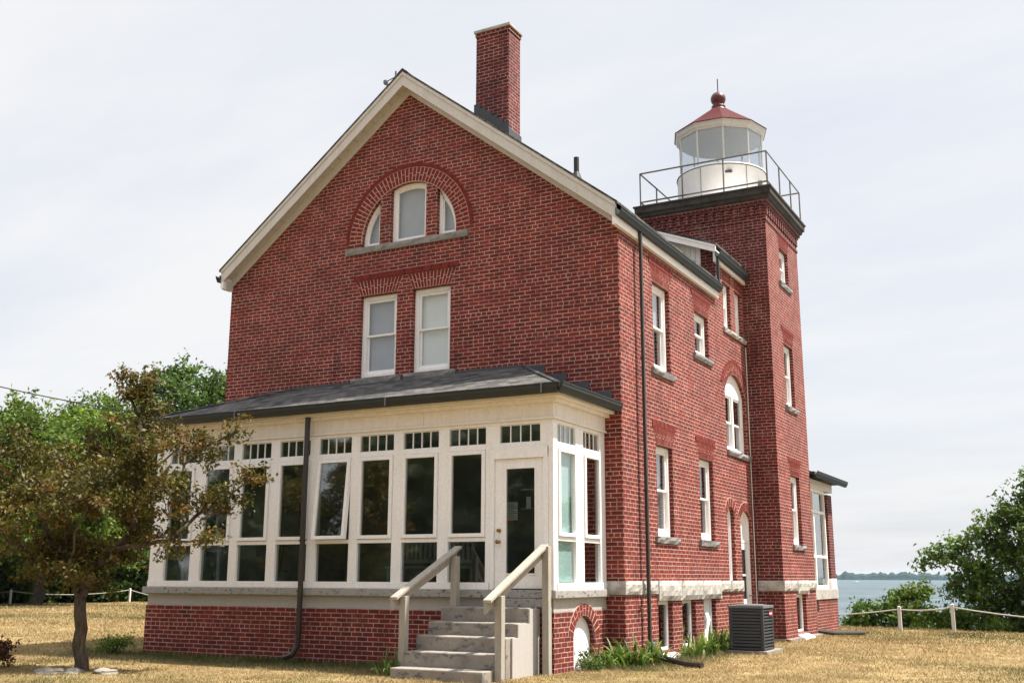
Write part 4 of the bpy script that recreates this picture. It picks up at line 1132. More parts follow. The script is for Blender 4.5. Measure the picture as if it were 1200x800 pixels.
# ------------------------------------------------------------------ cooling unit, drain pipes
ac = thing('air_conditioner', 'dark grey louvered cooling unit standing by the brick wall', 'air conditioner', (.95, 4.0, 0))
ax0, ax1, ay0, ay1, az0, az1 = .62, 1.30, 3.68, 4.42, .07, .90
b = MB(); b.box(ax0 + .04, ax1 - .04, ay0 + .04, ay1 - .04, az0 + .02, az1 - .04); b.build('coil', M['black'], ac)
b = MB()
for x in (ax0, ax1 - .07):
    for y in (ay0, ay1 - .07): b.box(x, x + .07, y, y + .07, az0, az1 - .05)
b.box(ax0 + .01, ax1 - .01, ay0 + .01, ay1 - .01, az0 - .0, az0 + .05)
b.build('casing', M['acdark'], ac, bevel=.02)
b = MB()
for k in range(12):
    z = az0 + .075 + k * .059
    b.hexa([(ax0 + .07, ay0 + .005, z), (ax1 - .07, ay0 + .005, z), (ax1 - .07, ay0 + .03, z + .012), (ax0 + .07, ay0 + .03, z + .012), (ax0 + .07, ay0 + .012, z + .042), (ax1 - .07, ay0 + .012, z + .042), (ax1 - .07, ay0 + .035, z + .046), (ax0 + .07, ay0 + .035, z + .046)])
    b.hexa([(ax1 - .005, ay0 + .07, z), (ax1 - .005, ay1 - .07, z), (ax1 - .03, ay1 - .07, z + .006), (ax1 - .03, ay0 + .07, z + .006), (ax1 - .008, ay0 + .07, z + .022), (ax1 - .008, ay1 - .07, z + .022), (ax1 - .03, ay1 - .07, z + .028), (ax1 - .03, ay0 + .07, z + .028)])
b.build('louver', M['acdark'], ac)
b = MB(); b.box(ax0 - .01, ax1 + .01, ay0 - .01, ay1 + .01, az1 - .052, az1); b.lathe(((ax0 + ax1) / 2, (ay0 + ay1) / 2), [(.29, az1), (.29, az1 + .012), (.24, az1 + .02), (.05, az1 + .025)], 20); b.build('lid', M['acgrey'], ac, bevel=.015)
b = MB(); b.box(ax1 - .002, ax1 + .006, ay1 - .33, ay1 - .10, az1 - .19, az1 - .12); bg = b.build('badge', M['redpaper'], ac)
b = MB()
for k in range(3): b.box(ax1 + .0065, ax1 + .008, ay1 - .31 + k * .065, ay1 - .265 + k * .065, az1 - .17, az1 - .14)
b.build('badge_mark', M['paper'], bg)
b = MB(); b.box(ax0 - .04, ax1 + .06, ay0 - .05, ay1 + .40, -.05, .062); b.build('pad', M['concrete'], ac, bevel=.01)
b = MB(); b.tube([(.16, .80, .24), (.42, .42, .12), (.98, .16, .055), (1.28, .05, .05)], .05, 8)
tag(b.build('drain_pipe', M['brownmetal']), 'dark brown drain pipe lying on the grass below the downspout', 'drain pipe')
b = MB(); b.tube([(.52, 11.3, .12), (.95, 11.6, .05), (1.55, 12.2, .045)], .055, 8)
tag(b.build('drain_pipe', M['brownmetal']), 'short dark drain pipe on the grass behind the tower', 'drain pipe')

# ------------------------------------------------------------------ rope fence
POSTS_R = [(-6.5, 17.85, .66), (2.0, 15.03, .66), (3.44, 14.56, .74), (10.6, 12.2, .7), (17.5, 9.9, .7)]
POSTS_L = [(-47.0, 8.96), (-44.4, 14.36), (-41.8, 19.77), (-39.24, 25.17), (-36.6, 30.6), (-34.0, 36.0)]
labs_r = {0: 'white post of the rope fence hidden behind the house', 1: 'white post of the rope fence by the lakeside bush', 2: 'taller white post of the rope fence, nearest the big right tree'}
labs_l = {4: 'white post of the left rope fence hidden behind the porch', 5: 'white post of the left rope fence hidden behind the porch', 2: 'white fence post at the left edge under the trees', 3: 'white fence post just left of the porch corner'}
def fpost(x, y, h, lab):
    b = MB(); z = float(lawn_h(np.array(x), np.array(y)))
    b.box(x - .045, x + .045, y - .045, y + .045, z - .3, z + h - .02); b.lathe((x, y), [(.06, z + h - .02), (.06, z + h), (.02, z + h + .02)], 4, R(45))
    tag(b.build('fence_post', M['postpaint'], bevel=0), lab, 'fence post', 'posts of the rope fence')
    return (x, y, z + h - .07)
def rope(pts, lab):
    b = MB(); P = []
    for p, q_ in zip(pts, pts[1:]):
        L = math.dist(p, q_)
        for k in range(12):
            t = k / 12; P.append((p[0] + (q_[0] - p[0]) * t, p[1] + (q_[1] - p[1]) * t, p[2] + (q_[2] - p[2]) * t - .035 * L * 4 * t * (1 - t)))
    P.append(pts[-1]); b.tube(P, .018, 6); tag(b.build('rope', M['rope']), lab, 'rope')
rope([fpost(*p[:3], labs_r.get(k, 'white post of the rope fence beyond the right edge of the view')) for k, p in enumerate(POSTS_R)], 'pale rope strung between white posts by the lake on the right')
rope([fpost(x, y, .72, labs_l.get(k, 'white post of the left rope fence beyond the left edge of the view')) for k, (x, y) in enumerate(POSTS_L)], 'pale rope strung between white posts on the left lawn')

# ------------------------------------------------------------------ vegetation
def leaves(cent, n, sig, size, flat=.8, asp=.55, r_=rng):
    # cent (k,3); n per centre; returns V,F,UV of folded quads
    K = len(cent); N = K * n
    tw = r_.normal(0, 1, (K, 3)); tw[:, 2] = tw[:, 2] * .6 + .25; tw /= np.linalg.norm(tw, axis=1, keepdims=True)
    c = np.repeat(cent, n, 0) + np.repeat(tw, n, 0) * r_.uniform(-2.1, 2.1, (N, 1)) * sig + r_.normal(0, 1, (N, 3)) * sig * .50 * np.array([1, 1, flat])
    d = r_.normal(0, 1, (N, 3)); d[:, 2] -= .25; d /= np.linalg.norm(d, axis=1, keepdims=True)
    nn = r_.normal(0, 1, (N, 3)); nn[:, 2] += 1.0
    w = np.cross(d, nn); w /= np.linalg.norm(w, axis=1, keepdims=True) + 1e-9
    up = np.cross(w, d)
    s = size * r_.uniform(.6, 1.3, (N, 1))
    p0 = c - d * s * .5; p1 = c + w * s * asp * .5 + up * s * .12; p2 = c + d * s * .5; p3 = c - w * s * asp * .5 + up * s * .12
    V = np.stack([p0, p1, p2, p3], 1).reshape(-1, 3)
    F = np.arange(N * 4).reshape(N, 4)
    cl = np.repeat(r_.random(K), n); u = np.clip(.55 * r_.random(N) + .45 * cl, 0, 1)
    UV = np.repeat(np.stack([u, r_.random(N)], 1), 4, 0)
    return V, F, UV

def limb(mb, p, q_, r0, r1, n=6, wob=.12, seg=4, rr=random):
    p, q_ = Vector(p), Vector(q_); L = (q_ - p).length
    pts = [p + (q_ - p) * (k / seg) + (Vector((rr.uniform(-1, 1), rr.uniform(-1, 1), rr.uniform(-.3, .8))) * wob * L * math.sin(math.pi * k / seg) * .5) for k in range(seg + 1)]
    mb.tube(pts, [r0 + (r1 - r0) * k / seg for k in range(seg + 1)], n)

def tree(name, label, cat, base, lumps, trunk_r, fork_z, leafmat, barkmat, sub, nleaf, sig, size, group=None, seed=1, lean=(0, 0), twig=.012, fill=.85, zs=.85, asp=.55):
    """lumps: (dx, dy, z, r) crown masses relative to the base"""
    rr = random.Random(seed); r_ = np.random.default_rng(seed)
    t = thing(name, label, cat, base, group)
    bx, by, bz = base
    mb = MB(); fk = Vector((bx + lean[0], by + lean[1], bz + fork_z))
    seg = 6
    pts = [Vector((bx, by, bz - .3)) + (fk - Vector((bx, by, bz - .3))) * (k / seg) + Vector((rr.uniform(-1, 1), rr.uniform(-1, 1), 0)) * trunk_r * .28 * (0 < k < seg) for k in range(seg + 1)]
    rad = [trunk_r * (1.45 if k == 0 else 1.12 if k == 1 else 1. - .035 * k) for k in range(seg + 1)]
    mb.tube(pts, rad, 12)
    cents = []
    # limbs branch off one another: every crown mass hangs on the nearest limb below it
    f0 = fk - Vector((0, 0, trunk_r * .4))
    nodes = [(f0, 0., -1)]; todo = sorted([Vector((bx + dx, by + dy, bz + z)) for dx, dy, z, r in lumps], key=lambda c: (c - f0).length)
    for c in todo:
        best = min(range(len(nodes)), key=lambda q_: (c - nodes[q_][0]).length + .45 * nodes[q_][1] + max(0, nodes[q_][0].z - c.z) * 1.2)
        p0_ = nodes[best][0]
        if best == 0 and (c - f0).length > .3:
            mid = f0 + (c - f0) * .45 + Vector((rr.uniform(-1, 1), rr.uniform(-1, 1), rr.uniform(0, .8))) * (c - f0).length * .08
            nodes.append((mid, (mid - f0).length, 0)); best = len(nodes) - 1
        nodes.append((c, nodes[best][1] + (c - nodes[best][0]).length, best))
    cnt = [1] * len(nodes)
    for q_ in range(len(nodes) - 1, 0, -1): cnt[nodes[q_][2]] += cnt[q_]
    for q_ in range(1, len(nodes)):
        pa = nodes[q_][2]; ra = trunk_r * min(.72, .17 * cnt[q_] ** .55); limb(mb, nodes[pa][0], nodes[q_][0], ra, ra * .72, 7, .20, 5, rr)
    for dx, dy, z, r in lumps:
        c = Vector((bx + dx, by + dy, bz + z))
        k = max(4, int(sub * r * r))
        for _ in range(k):
            d = Vector((rr.gauss(0, 1), rr.gauss(0, 1), rr.gauss(0, 1))).normalized() * (rr.random() ** .40) * r * fill
            d.z *= zs
            q_ = c + d; cents.append(q_)
            if d.length > r * .35 and rr.random() < .75: limb(mb, c + d * .05, q_, trunk_r * .10, twig * .5, 4, .25, 3, rr)
    tr = mb.build('trunk', M[barkmat], t, smooth=True)
    V, F, UV = leaves(np.array([tuple(c) for c in cents]), nleaf, sig, size, asp=asp, r_=r_)
    mesh_np('crown', V, F, UV, M[leafmat], t)
    return t

# bronzed small tree in the foreground (billboard offsets: s to the right of the view, d away)
vr = Vector((.88, .475, 0)); vd = Vector((-.475, .88, 0))
def bl(lst): return [(s * vr.x + d * vd.x, s * vr.y + d * vd.y, z, r) for s, d, z, r in lst]
crab = bl([(.02, .1, 1.50, .42), (-.40, .0, 1.85, .50), (.28, .0, 1.80, .48), (-.85, -.1, 1.70, .45), (.62, .1, 4.58, .16), (.28, .1, 4.52, .14), (.70, -.2, 2.55, .45), (-1.15, .2, 2.75, .62), (-1.35, -.5, 2.1, .55), (-.75, .6, 3.15, .62), (-.45, -.4, 2.5, .72), (.05, .3, 3.35, .66), (.15, -.7, 2.6, .70), (.52, .2, 3.95, .50), (.68, .1, 4.38, .26), (.75, -.3, 3.35, .62), (1.15, .5, 3.55, .50), (1.15, -.2, 2.75, .62),
           (1.65, .1, 3.45, .40), (2.15, -.1, 3.62, .30), (1.75, .3, 2.55, .40), (2.15, .0, 2.70, .36), (2.45, .1, 2.95, .20), (.55, .2, 2.05, .55), (-.55, .1, 1.75, .55), (-1.65, .1, 2.6, .55), (-1.9, .6, 1.9, .55), (1.25, -.1, 1.95, .34), (1.75, -.2, 1.95, .26), (-.15, -.5, 1.55, .35), (.35, .6, 2.9, .6), (-1.45, .3, 3.45, .42), (-2.0, .2, 3.2, .5), (.36, .0, 4.30, .20)])
tree('crabapple_tree', 'small bronze leaved tree with a short crooked trunk on the front lawn', 'tree', (-6.79, -5.24, 0), crab, .108, 1.08, 'crab', 'bark', 54, 66, .115, .074, seed=5, lean=(-.10, -.05))
# stones round its foot
for k, (x, y, s, lab) in enumerate(((-6.78, -5.80, .19, 'pale flat stone left of the bronze tree trunk'), (-6.55, -5.58, .15, 'pale rounded stone at the foot of the bronze tree trunk'), (-6.12, -5.36, .17, 'pale jagged stone right of the bronze tree trunk'), (-7.10, -5.72, .11, 'small pale stone furthest left at the bronze tree'))):
    me = bpy.data.meshes.new('stone'); bm = bmesh.new(); bmesh.ops.create_icosphere(bm, subdivisions=3, radius=s)
    rk = random.Random(k + 3)
    ph = [rk.uniform(0, 6) for _ in range(6)]
    for v in bm.verts:
        f = 1 + .16 * math.sin(v.co.x * 11 / s * .25 + ph[0]) * math.sin(v.co.y * 9 / s * .3 + ph[1]) + .10 * math.sin(v.co.z * 20 / s * .3 + ph[2] + v.co.x * 8)
        v.co *= f; v.co.z *= .42; v.co.x *= 1.2
        v.co.z += .05 * s * math.sin(v.co.x * 14 / s * .4 + ph[3])
    bm.to_mesh(me); bm.free(); me.materials.append(M['rock'])
    ob = bpy.data.objects.new('stone', me); C.objects.link(ob); ob.location = (x, y, .01); ob.rotation_euler = (0, 0, k * 1.3 + .4)
    tag(ob, lab, 'stone', 'stones round the tree foot')

# tall green trees beyond the left lawn
def rand_crown(h, r, n, seed, low=.28):
    q_ = random.Random(seed); out = []
    for k in range(n):
        z = h * (low + (1 - low) * (k + .5) / n) - .4
        t = (z / h - low) / (1 - low); rad = r * (math.sin(math.pi * min(1, .20 + .72 * t)) ** .8)
        a = k * 2.4 + q_.uniform(-.5, .5); d = rad * q_.uniform(.45, .8)
        out.append((math.cos(a) * d, math.sin(a) * d, z, max(.9, r * q_.uniform(.34, .48))))
    return out
bt = [(-39.9, 19.9, 9.6, 4.4, 'leaf', 'green tree furthest left behind the bronze tree'),
      (-43.0, 26.0, 11.3, 4.4, 'leaf', 'tall green tree rising behind the middle of the bronze tree crown'),
      (-40.8, 30.2, 13.9, 4.0, 'leafdark', 'tallest dark green tree left of the gable, half hidden by bronze leaves'),
      (-37.0, 33.0, 14.6, 4.0, 'leaf', 'bright green tree whose crown touches the left wall corner'),
      (-46.0, 20.8, 9.4, 4.2, 'leafdark', 'dark green tree deep behind the left fence posts'),
      (-44.5, 33.5, 11.5, 4.2, 'leafdark', 'dark green tree between the taller trees at the back left')]
for k, (x, y, h, r, mt, lab) in enumerate(bt):
    z = float(lawn_h(np.array(x), np.array(y)))
    tree('green_tree', lab, 'tree', (x, y, z), rand_crown(h - z, r, 18, 20 + k), .30, h * .24, mt, 'barkgrey', 13, 42, .40, .26, 'green trees beyond the left lawn', seed=40 + k, twig=.03)
# undergrowth along the left bank
ub = [(-44.3, 18.6, 3.4), (-43.6, 22.0, 3.2), (-42.6, 24.6, 3.4), (-41.0, 27.4, 3.2), (-40.2, 29.4, 2.7), (-38.2, 32.0, 2.8), (-45.8, 15.6, 3.3), (-46.2, 19.6, 3.2), (-45.4, 22.4, 3.2), (-46.8, 13.0, 3.2), (-44.2, 25.6, 3.0)]
def bush(name, lab, x, y, h, r, mt, seed, n=7, group=None, size=.16, nl=40, sub=9, sig=.24):
    z = float(lawn_h(np.array(x), np.array(y))); q_ = random.Random(seed); lm = []
    for k in range(n):
        a = k * 2.4; d = r * q_.uniform(.2, .75); lm.append((math.cos(a) * d, math.sin(a) * d, h * q_.uniform(.16 if n > 12 else .28, .80), r * q_.uniform(.34, .52)))
    return tree(name, lab, 'bush', (x, y, z), lm, .045, h * .18, mt, 'barkgrey', sub / max(.15, r * r * .16), nl, sig, size, group, seed=seed, twig=.008)
for k, (x, y, h) in enumerate(ub):
    bush('shrub', ['dark shrub under the trees left of the first white post', 'dark shrub between the two left white posts', 'dark shrub behind the bronze tree trunk', 'dark shrub behind the post nearest the porch', 'dark shrub by the porch corner with lake behind', 'dark shrub mostly hidden by the porch', 'dark shrub at the far left edge', 'shrub set back behind the leftmost white post', 'shrub set back between the trunks of the left trees', 'shrub beyond the left edge of the view', 'shrub set back behind the bronze tree trunk'][k], x, y, h, 2.6, 'leafdark', 70 + k, n=16, group='shrubs along the left bank', size=.26, nl=60, sig=.42)

# right hand trees and bushes on the lake bank
tree('lakeside_tree', 'big green tree on the lake bank at the right edge', 'tree', (5.45, 17.6, -.45), [(-1.5, -.2, 1.15, .70), (-1.95, -.2, .60, .55), (-1.45, 0, 1.95, .70), (-2.05, .1, 1.60, .50), (-1.2, -.4, .5, .7), (-.1, -.5, .35, .7), (-0.3, 0.2, 3.82, 0.92), (0.6, 0.3, 4.13, 0.92), (1.6, 0, 4.06, 1.2), (-1.15, 0.1, 3.2, 0.69), (-1.9, 0.1, 2.77, 0.57), (-2.5, 0, 2.5, 0.44), (-2.95, 0.1, 2.38, 0.24), (0.3, -0.4, 3.04, 1.01), (1.7, -0.3, 2.89, 1.2), (-0.75, 0.2, 2.5, 0.78), (0.3, -0.5, 2.03, 1.01), (-0.5, -0.3, 1.44, 0.78), (-1.25, 0, 1.83, 0.51), (-1.0, 0, 1.22, 0.46), (0.5, -0.4, 1.08, 0.92), (-0.4, -0.3, 0.63, 0.69), (1.7, -0.3, 1.72, 1.2), (1.8, -0.3, 0.81, 1.01), (3.0, 0, 2.5, 1.38), (3.2, 0, 1.17, 1.29), (2.9, 0, 4.06, 1.1), (1.1, 0.2, 4.76, 0.55), (0.2, 0.3, 4.6, 0.41)], .17, 1.5, 'leafright', 'barkgrey', 48, 46, .19, .14, seed=9, lean=(.2, 0), twig=.012)
bush('bank_bush', 'dark green fan leaved bush behind the rope, nearest the house', .55, 18.6, 2.3, 1.0, 'leafdark', 31, 8, None, .15, 60, 12, .20)
bush('bank_bush', 'leggy bush with a tall top shoot behind the rope fence', 1.75, 18.3, 2.9, .85, 'leaf', 32, 8, None, .14, 50, 11, .18)
bush('bank_bush', 'light green low bush between the two right fence posts', 2.75, 17.6, 1.75, .85, 'leaf', 33, 7, None, .13, 50, 11, .17)
for k, (x, y, h, lab) in enumerate(((-1.0, 18.2, .75, 'low weeds at the bank edge beside the rear porch'), (4.3, 16.6, .7, 'low weeds between the taller post and the right tree'))):
    bush('weed', lab, x, y, h, .6, 'leaf', 36 + k, 6, None, .09, 40, 8, .13)

# strap leaved plants at the wall
def straps(name, lab, spots, n, hgt, mat, seed, w=.022, cat='plant'):
    r_ = np.random.default_rng(seed); V = []; F = []; UV = []
    for (x, y, sc) in spots:
        for _ in range(int(n * sc)):
            a = r_.uniform(0, 2 * math.pi); L = hgt * sc * r_.uniform(.6, 1.25); out = r_.uniform(.25, .95); ww = w * r_.uniform(.6, 1.2)
            bx, by = x + r_.normal(0, .10), y + r_.normal(0, .10); u = r_.random(); k0 = len(V); S = 6
            px, py = -math.sin(a), math.cos(a)
            for k in range(S + 1):
                t = k / S; rad = out * L * (t ** 1.3); z = L * (1.25 * t - out * 1.05 * t * t) ; hw = ww * (1 - t ** 2.2) + .002
                cx, cy = bx + math.cos(a) * rad, by + math.sin(a) * rad; z = max(z, .02)
                V += [(cx - px * hw, cy - py * hw, z), (cx + px * hw, cy + py * hw, z)]
            for k in range(S):
                F.append((k0 + 2 * k, k0 + 2 * k + 1, k0 + 2 * k + 3, k0 + 2 * k + 2)); UV += [(min(1, u * .8 + .2 * k / S), 0)] * 4
    o = mesh_np(name, V, F, UV, M[mat]); return tag(o, lab, cat)
straps('daylily', 'green strap leaved plant between the porch base and the house corner', [(.02, -.42, 1.), (-.12, -.75, .8), (.22, -.15, 1.)], 42, .50, 'lily', 3)
straps('daylily', 'yellowing strap leaved plant at the foot of the brown downspout', [(.34, .30, .95), (.30, .62, .9)], 42, .46, 'lily', 4)
straps('daylily', 'strap leaved plant below the second basement window', [(.36, 2.25, .9), (.40, 2.75, 1.), (.36, 3.15, .7)], 40, .46, 'lily', 6)
straps('daylily', 'dark strap leaved plant beside the cooling unit', [(.36, 3.75, 1.), (.30, 4.25, 1.1), (.42, 4.6, 1.)], 44, .52, 'lily', 7)
straps('grass_tuft', 'tall grass tuft at the foot of the left handrail', [(-2.42, -3.1, 1.), (-2.32, -3.45, .8)], 60, .42, 'lily', 8, .009)
bush('weed', 'leafy green weed at the left corner of the porch base', -9.2, -2.45, .34, .30, 'leaf', 51, 9, None, .045, 40, 10, .09)
bush('weed', 'small green weed at the base of the arched panel', -.15, -1.15, .3, .2, 'leafdark', 52, 5, None, .05, 30, 8, .06)
bush('rusty_shrub', 'rust coloured shrub cut by the left edge of the view', -8.36, -5.62, .40, .30, 'rustbush', 54, 7, None, .055, 60, 14, .08)

# trees behind the viewer, seen as reflections in the porch glass
wd = []
V = []; F = []; UV = []; off = 0
for k in range(26):
    x = -95 + k * 5.6 + random.uniform(-1, 1); y = -48 - 8 * random.random() - max(0, (-x - 40)) * .05
    h = random.uniform(11, 15); cr = rand_crown(h, 4.6, 13, 300 + k, .04)
    cs = []
    for dx, dy, z, r in cr:
        for _ in range(16):
            d = np.random.default_rng(k * 999 + len(cs)).normal(0, 1, 3); d = d / np.linalg.norm(d) * r * .85
            cs.append((x + dx + d[0], y + dy + d[1], z + d[2]))
    v, f, u = leaves(np.array(cs), 12, .55, 1.25)
    V.append(v); F.append(f + off); UV.append(u); off += len(v)
o = mesh_np('wood', np.concatenate(V), np.concatenate(F), np.concatenate(UV), M['leafwood'])
tag(o, 'dark green wood mirrored in the porch windows', 'wood', kind='stuff')

# lawn blades
def clear_mask(x, y):
    m = ~((x > PX0 - .02) & (x < PX1 + .02) & (y > PY - .02) & (y < .2))
    m &= ~((x > -HW) & (x < .02) & (y > -.02) & (y < TY1)); m &= ~((x > TXL) & (x < TX + .12) & (y > TY0 - .06) & (y < TY1 + .1))
    m &= ~((x > XL - .02) & (x < XR + .1) & (y > -3.82) & (y < PY)); m &= ~((x > -6) & (x < RX) & (y > TY1) & (y < RY1))
    m &= ~((x > ax0 - .15) & (x < ax1 + .15) & (y > ay0 - .12) & (y < ay1 + .25))
    m &= (.31 * x + .95 * y < 18.0) & (-.9 * x + .433 * y < 51)
    return m
def vnoise(x, y, s, seed):
    r_ = np.random.default_rng(seed); G = r_.random((64, 64)); X = x * s; Y = y * s
    xi, yi = np.floor(X).astype(int), np.floor(Y).astype(int); fx, fy = X - xi, Y - yi
    fx = fx * fx * (3 - 2 * fx); fy = fy * fy * (3 - 2 * fy)
    g_ = lambda a, b_: G[a % 64, b_ % 64]
    return (g_(xi, yi) * (1 - fx) + g_(xi + 1, yi) * fx) * (1 - fy) + (g_(xi, yi + 1) * (1 - fx) + g_(xi + 1, yi + 1) * fx) * fy
NB = 620000
az = rng.uniform(R(-62), R(5), NB); d = 12.5 + (62 - 12.5) * rng.random(NB) ** 1.75
x = CAM.x + np.sin(az) * d; y = CAM.y + np.cos(az) * d
m = clear_mask(x, y)
dens = vnoise(x, y, .9, 1) * .6 + vnoise(x, y, 3.1, 2) * .4
m &= (rng.random(NB) < .10 + 1.35 * dens)
x, y, d, dens = x[m], y[m], d[m], dens[m]; NB = len(x)
green = np.clip((vnoise(x, y, .16, 3) * .6 + vnoise(x, y, .7, 4) * .4 - .45) * 2.4, 0, .8)
# greener, longer grass along the walls and at the porch foot, its shade painted in
green_w = green_shade(x, y)
green = np.clip(np.maximum(green, green_w * (.65 + .7 * vnoise(x, y, 1.6, 5))), 0, 1)
green = np.clip(green + rng.normal(0, .12, NB), 0, 1)
z = lawn_h(x, y); h = (.018 + .026 * rng.random(NB)) * (1 + 1.5 * green_w) * (1 + 1.1 * (vnoise(x, y, 2.2, 6) - .4)) * np.clip(d / 22, 1, 2.0); wdt = .0050 * np.clip(d / 15, 1, 3.6)
a = rng.uniform(0, 2 * math.pi, NB); lx, ly = rng.normal(0, .75, NB) * h, rng.normal(0, .75, NB) * h
V = np.stack([np.stack([x - np.cos(a) * wdt, y - np.sin(a) * wdt, z - .004], 1), np.stack([x + np.cos(a) * wdt, y + np.sin(a) * wdt, z - .004], 1), np.stack([x + lx, y + ly, z + h], 1)], 1).reshape(-1, 3)
ub_ = np.clip(.50 * rng.random(NB) + .95 * (vnoise(x, y, .8, 8) * .6 + vnoise(x, y, 2.7, 9) * .4) - .22, 0, 1)
UV = np.repeat(np.stack([ub_, green], 1), 3, 0)
tag(mesh_np('grass', V, np.arange(NB * 3).reshape(-1, 3), UV, M['grass']), 'dry straw coloured lawn grass round the house', 'grass', kind='stuff')

# ------------------------------------------------------------------ power line, boats
def wire(p, q_, sag, lab):
    b = MB(); b.tube([(p[0] + (q_[0] - p[0]) * k / 16, p[1] + (q_[1] - p[1]) * k / 16, p[2] + (q_[2] - p[2]) * k / 16 - sag * 4 * (k / 16) * (1 - k / 16)) for k in range(17)], .028, 6)
    tag(b.build('power_line', M['black']), lab, 'wire')
wire((-39.4, 11.2, 10.8), (-29.5, 24.0, 8.9), .5, 'thin black overhead wire crossing the sky at the left edge')
def boat(x, y, L, mat, lab):
    t = thing('boat', lab, 'boat', (x, y, -5)); b = MB(); w = L * .17; h = L * .14
    for A in [[(-L / 2, -w, .0), (L * .3, -w, 0), (L / 2, 0, .05), (L * .3, w, 0), (-L / 2, w, 0)]]:
        lo = [b.vert((x + px * .95, y + py * .7, -5.1)) for px, py, pz in A]; hi = [b.vert((x + px, y + py, -5 + h + (px > L * .2) * h * .3)) for px, py, pz in A]
        b.face(lo[::-1]); b.face(hi)
        for k in range(5): b.face([lo[k], lo[(k + 1) % 5], hi[(k + 1) % 5], hi[k]])
    b.build('hull', M[mat], t)
    b = MB(); b.hexa([(x - L * .2, y - w * .7, -5 + h), (x + L * .15, y - w * .7, -5 + h), (x + L * .15, y + w * .7, -5 + h), (x - L * .2, y + w * .7, -5 + h), (x - L * .18, y - w * .6, -5 + h * 2.2), (x + L * .06, y - w * .6, -5 + h * 2.2), (x + L * .06, y + w * .6, -5 + h * 2.2), (x - L * .18, y + w * .6, -5 + h * 2.2)])
    b.build('cabin', M[mat], t)
px, py = polar(-28.42 + 17.6, 1750); boat(px, py, 8, 'whitelead', 'tiny white boat on the lake near the far shore')
px, py = polar(-28.42 + 20.9, 1500); boat(px, py, 8, 'acdark', 'tiny dark boat on the lake left of the big right tree')

# ------------------------------------------------------------------ air
b = MB(); b.box(-6500, 6500, -600, 6500, -6.2, 16.2)
t = NT('thin haze'); pv = t.n('ShaderNodeVolumePrincipled'); pv.inputs['Color'].default_value = (.58, .78, 1, 1); pv.inputs['Density'].default_value = .00004; pv.inputs['Anisotropy'].default_value = .0
t.l(pv.outputs[0], t.out.inputs['Volume'])
hz = None
USE_HAZE = True
if USE_HAZE:
    hz = b.build('haze', t.m); tag(hz, 'thin pale summer haze over lawn and lake', 'haze', kind='stuff')

# ------------------------------------------------------------------ light
SUN_EL, SUN_AZ = 61.5, 60.
w = bpy.data.worlds.new('World'); scene.world = w; w.use_nodes = True; nt = w.node_tree; nt.nodes.clear()
out = nt.nodes.new('ShaderNodeOutputWorld'); sky = nt.nodes.new('ShaderNodeTexSky'); sky.sky_type = 'NISHITA'; sky.sun_disc = False
sky.sun_elevation = R(SUN_EL); sky.sun_rotation = R(SUN_AZ); sky.air_density = 1.; sky.dust_density = 3.; sky.ozone_density = 1.
bg1 = nt.nodes.new('ShaderNodeBackground'); bg1.inputs['Strength'].default_value = .12; nt.links.new(sky.outputs[0], bg1.inputs[0])
bg2 = nt.nodes.new('ShaderNodeBackground'); bg2.inputs['Strength'].default_value = .44
tc = nt.nodes.new('ShaderNodeTexCoord'); sp = nt.nodes.new('ShaderNodeSeparateXYZ'); nt.links.new(tc.outputs['Generated'], sp.inputs[0])
def wm(op, a, b_=None):
    m_ = nt.nodes.new('ShaderNodeMath'); m_.operation = op
    for k, v in enumerate((a, b_)):
        if v is None: continue
        if hasattr(v, 'links'): nt.links.new(v, m_.inputs[k])
        else: m_.inputs[k].default_value = v
    return m_.outputs[0]
dz = wm('ADD', wm('MAXIMUM', sp.outputs['Z'], 0.), .22)
cb = nt.nodes.new('ShaderNodeCombineXYZ'); nt.links.new(wm('DIVIDE', sp.outputs['X'], dz), cb.inputs[0]); nt.links.new(wm('DIVIDE', sp.outputs['Y'], dz), cb.inputs[1])
mp = nt.nodes.new('ShaderNodeMapping'); mp.inputs['Scale'].default_value = (.55, 1.5, 1); mp.inputs['Rotation'].default_value = (0, 0, R(35)); nt.links.new(cb.outputs[0], mp.inputs['Vector'])
nz = nt.nodes.new('ShaderNodeTexNoise'); nz.inputs['Scale'].default_value = 1.25; nz.inputs['Detail'].default_value = 6; nz.inputs['Roughness'].default_value = .55; nt.links.new(mp.outputs[0], nz.inputs['Vector'])
rp_ = nt.nodes.new('ShaderNodeValToRGB'); rp_.color_ramp.elements[0].position = .30; rp_.color_ramp.elements[0].color = (.84, .84, .84, 1); rp_.color_ramp.elements[1].position = .62; rp_.color_ramp.elements[1].color = (.97, .97, .97, 1)
nt.links.new(nz.outputs['Fac'], rp_.inputs['Fac'])
cc = nt.nodes.new('ShaderNodeValToRGB'); cc.color_ramp.elements[0].position = .36; cc.color_ramp.elements[0].color = (.825, .845, .893, 1); cc.color_ramp.elements[1].position = .60; cc.color_ramp.elements[1].color = (.945, .948, .958, 1)
nt.links.new(nz.outputs['Fac'], cc.inputs['Fac']); nt.links.new(cc.outputs[0], bg2.inputs[0])
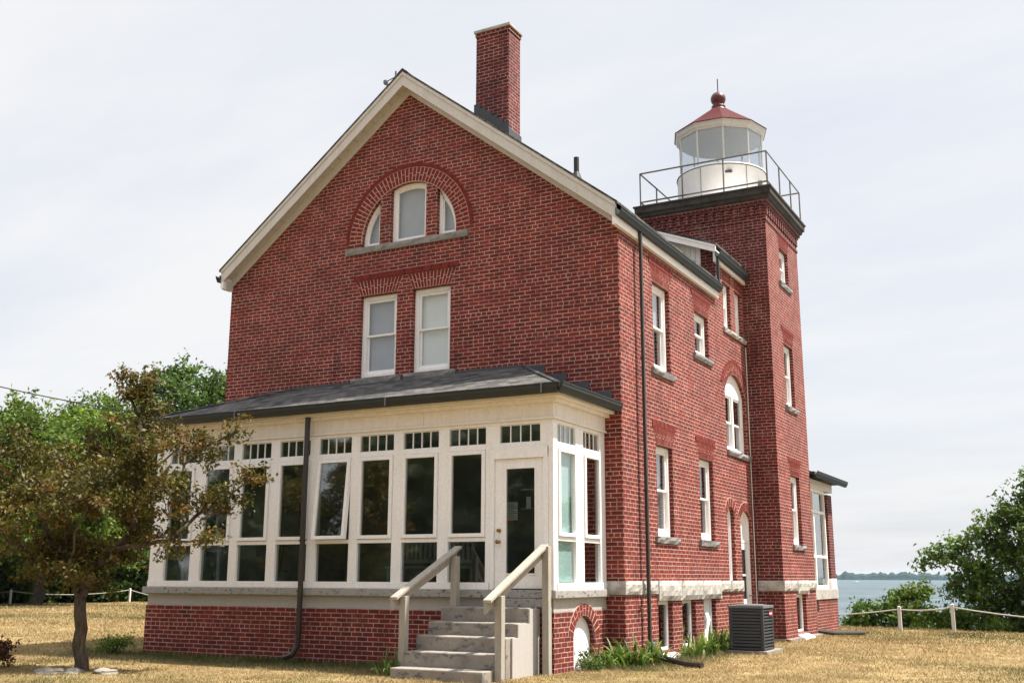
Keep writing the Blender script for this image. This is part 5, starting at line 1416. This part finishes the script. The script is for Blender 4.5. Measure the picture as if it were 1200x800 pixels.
br = nt.nodes.new('ShaderNodeMapRange'); br.interpolation_type = 'SMOOTHSTEP'; br.inputs['From Min'].default_value = .5; br.inputs['From Max'].default_value = .95; br.inputs['To Min'].default_value = .44; br.inputs['To Max'].default_value = .95
nt.links.new(sp.outputs['Z'], br.inputs['Value']); nt.links.new(br.outputs[0], bg2.inputs['Strength'])
mx = nt.nodes.new('ShaderNodeMixShader'); nt.links.new(rp_.outputs[0], mx.inputs[0]); nt.links.new(bg1.outputs[0], mx.inputs[1]); nt.links.new(bg2.outputs[0], mx.inputs[2]); nt.links.new(mx.outputs[0], out.inputs[0])

sd = bpy.data.lights.new('sun', 'SUN'); sd.energy = 5.0; sd.angle = R(1.4); sd.color = (1., .925, .82)
so = bpy.data.objects.new('sun', sd); C.objects.link(so)
dirv = Vector((math.sin(R(SUN_AZ)) * math.cos(R(SUN_EL)), math.cos(R(SUN_AZ)) * math.cos(R(SUN_EL)), math.sin(R(SUN_EL))))
so.rotation_euler = dirv.to_track_quat('Z', 'Y').to_euler(); so.location = (20, 20, 40)

# ------------------------------------------------------------------ camera
cd = bpy.data.cameras.new('camera'); cd.sensor_width = 36.; cd.lens = 1246.235 / 1200 * 36; cd.clip_start = .1; cd.clip_end = 30000
co = bpy.data.objects.new('camera', cd); C.objects.link(co)
rx = Vector((.87979268, .47534862, .00292137)); ru = Vector((.10019338, -.19144214, .97637656)); rf = Vector((-.46467853, .85871625, .21605618))
m4 = Matrix.Identity(4)
for r_i in range(3):
    m4[r_i][0] = rx[r_i]; m4[r_i][1] = ru[r_i]; m4[r_i][2] = -rf[r_i]; m4[r_i][3] = CAM[r_i]
co.matrix_world = m4
scene.camera = co
scene.render.resolution_x = 1024; scene.render.resolution_y = 682
scene.render.engine = 'CYCLES'
scene.cycles.max_bounces = 8; scene.cycles.transparent_max_bounces = 16; scene.cycles.volume_bounces = 0
scene.view_settings.view_transform = 'Standard'; scene.view_settings.look = 'None'; scene.view_settings.gamma = 1.; scene.view_settings.use_curve_mapping = False
scene.view_settings.exposure = 1.15
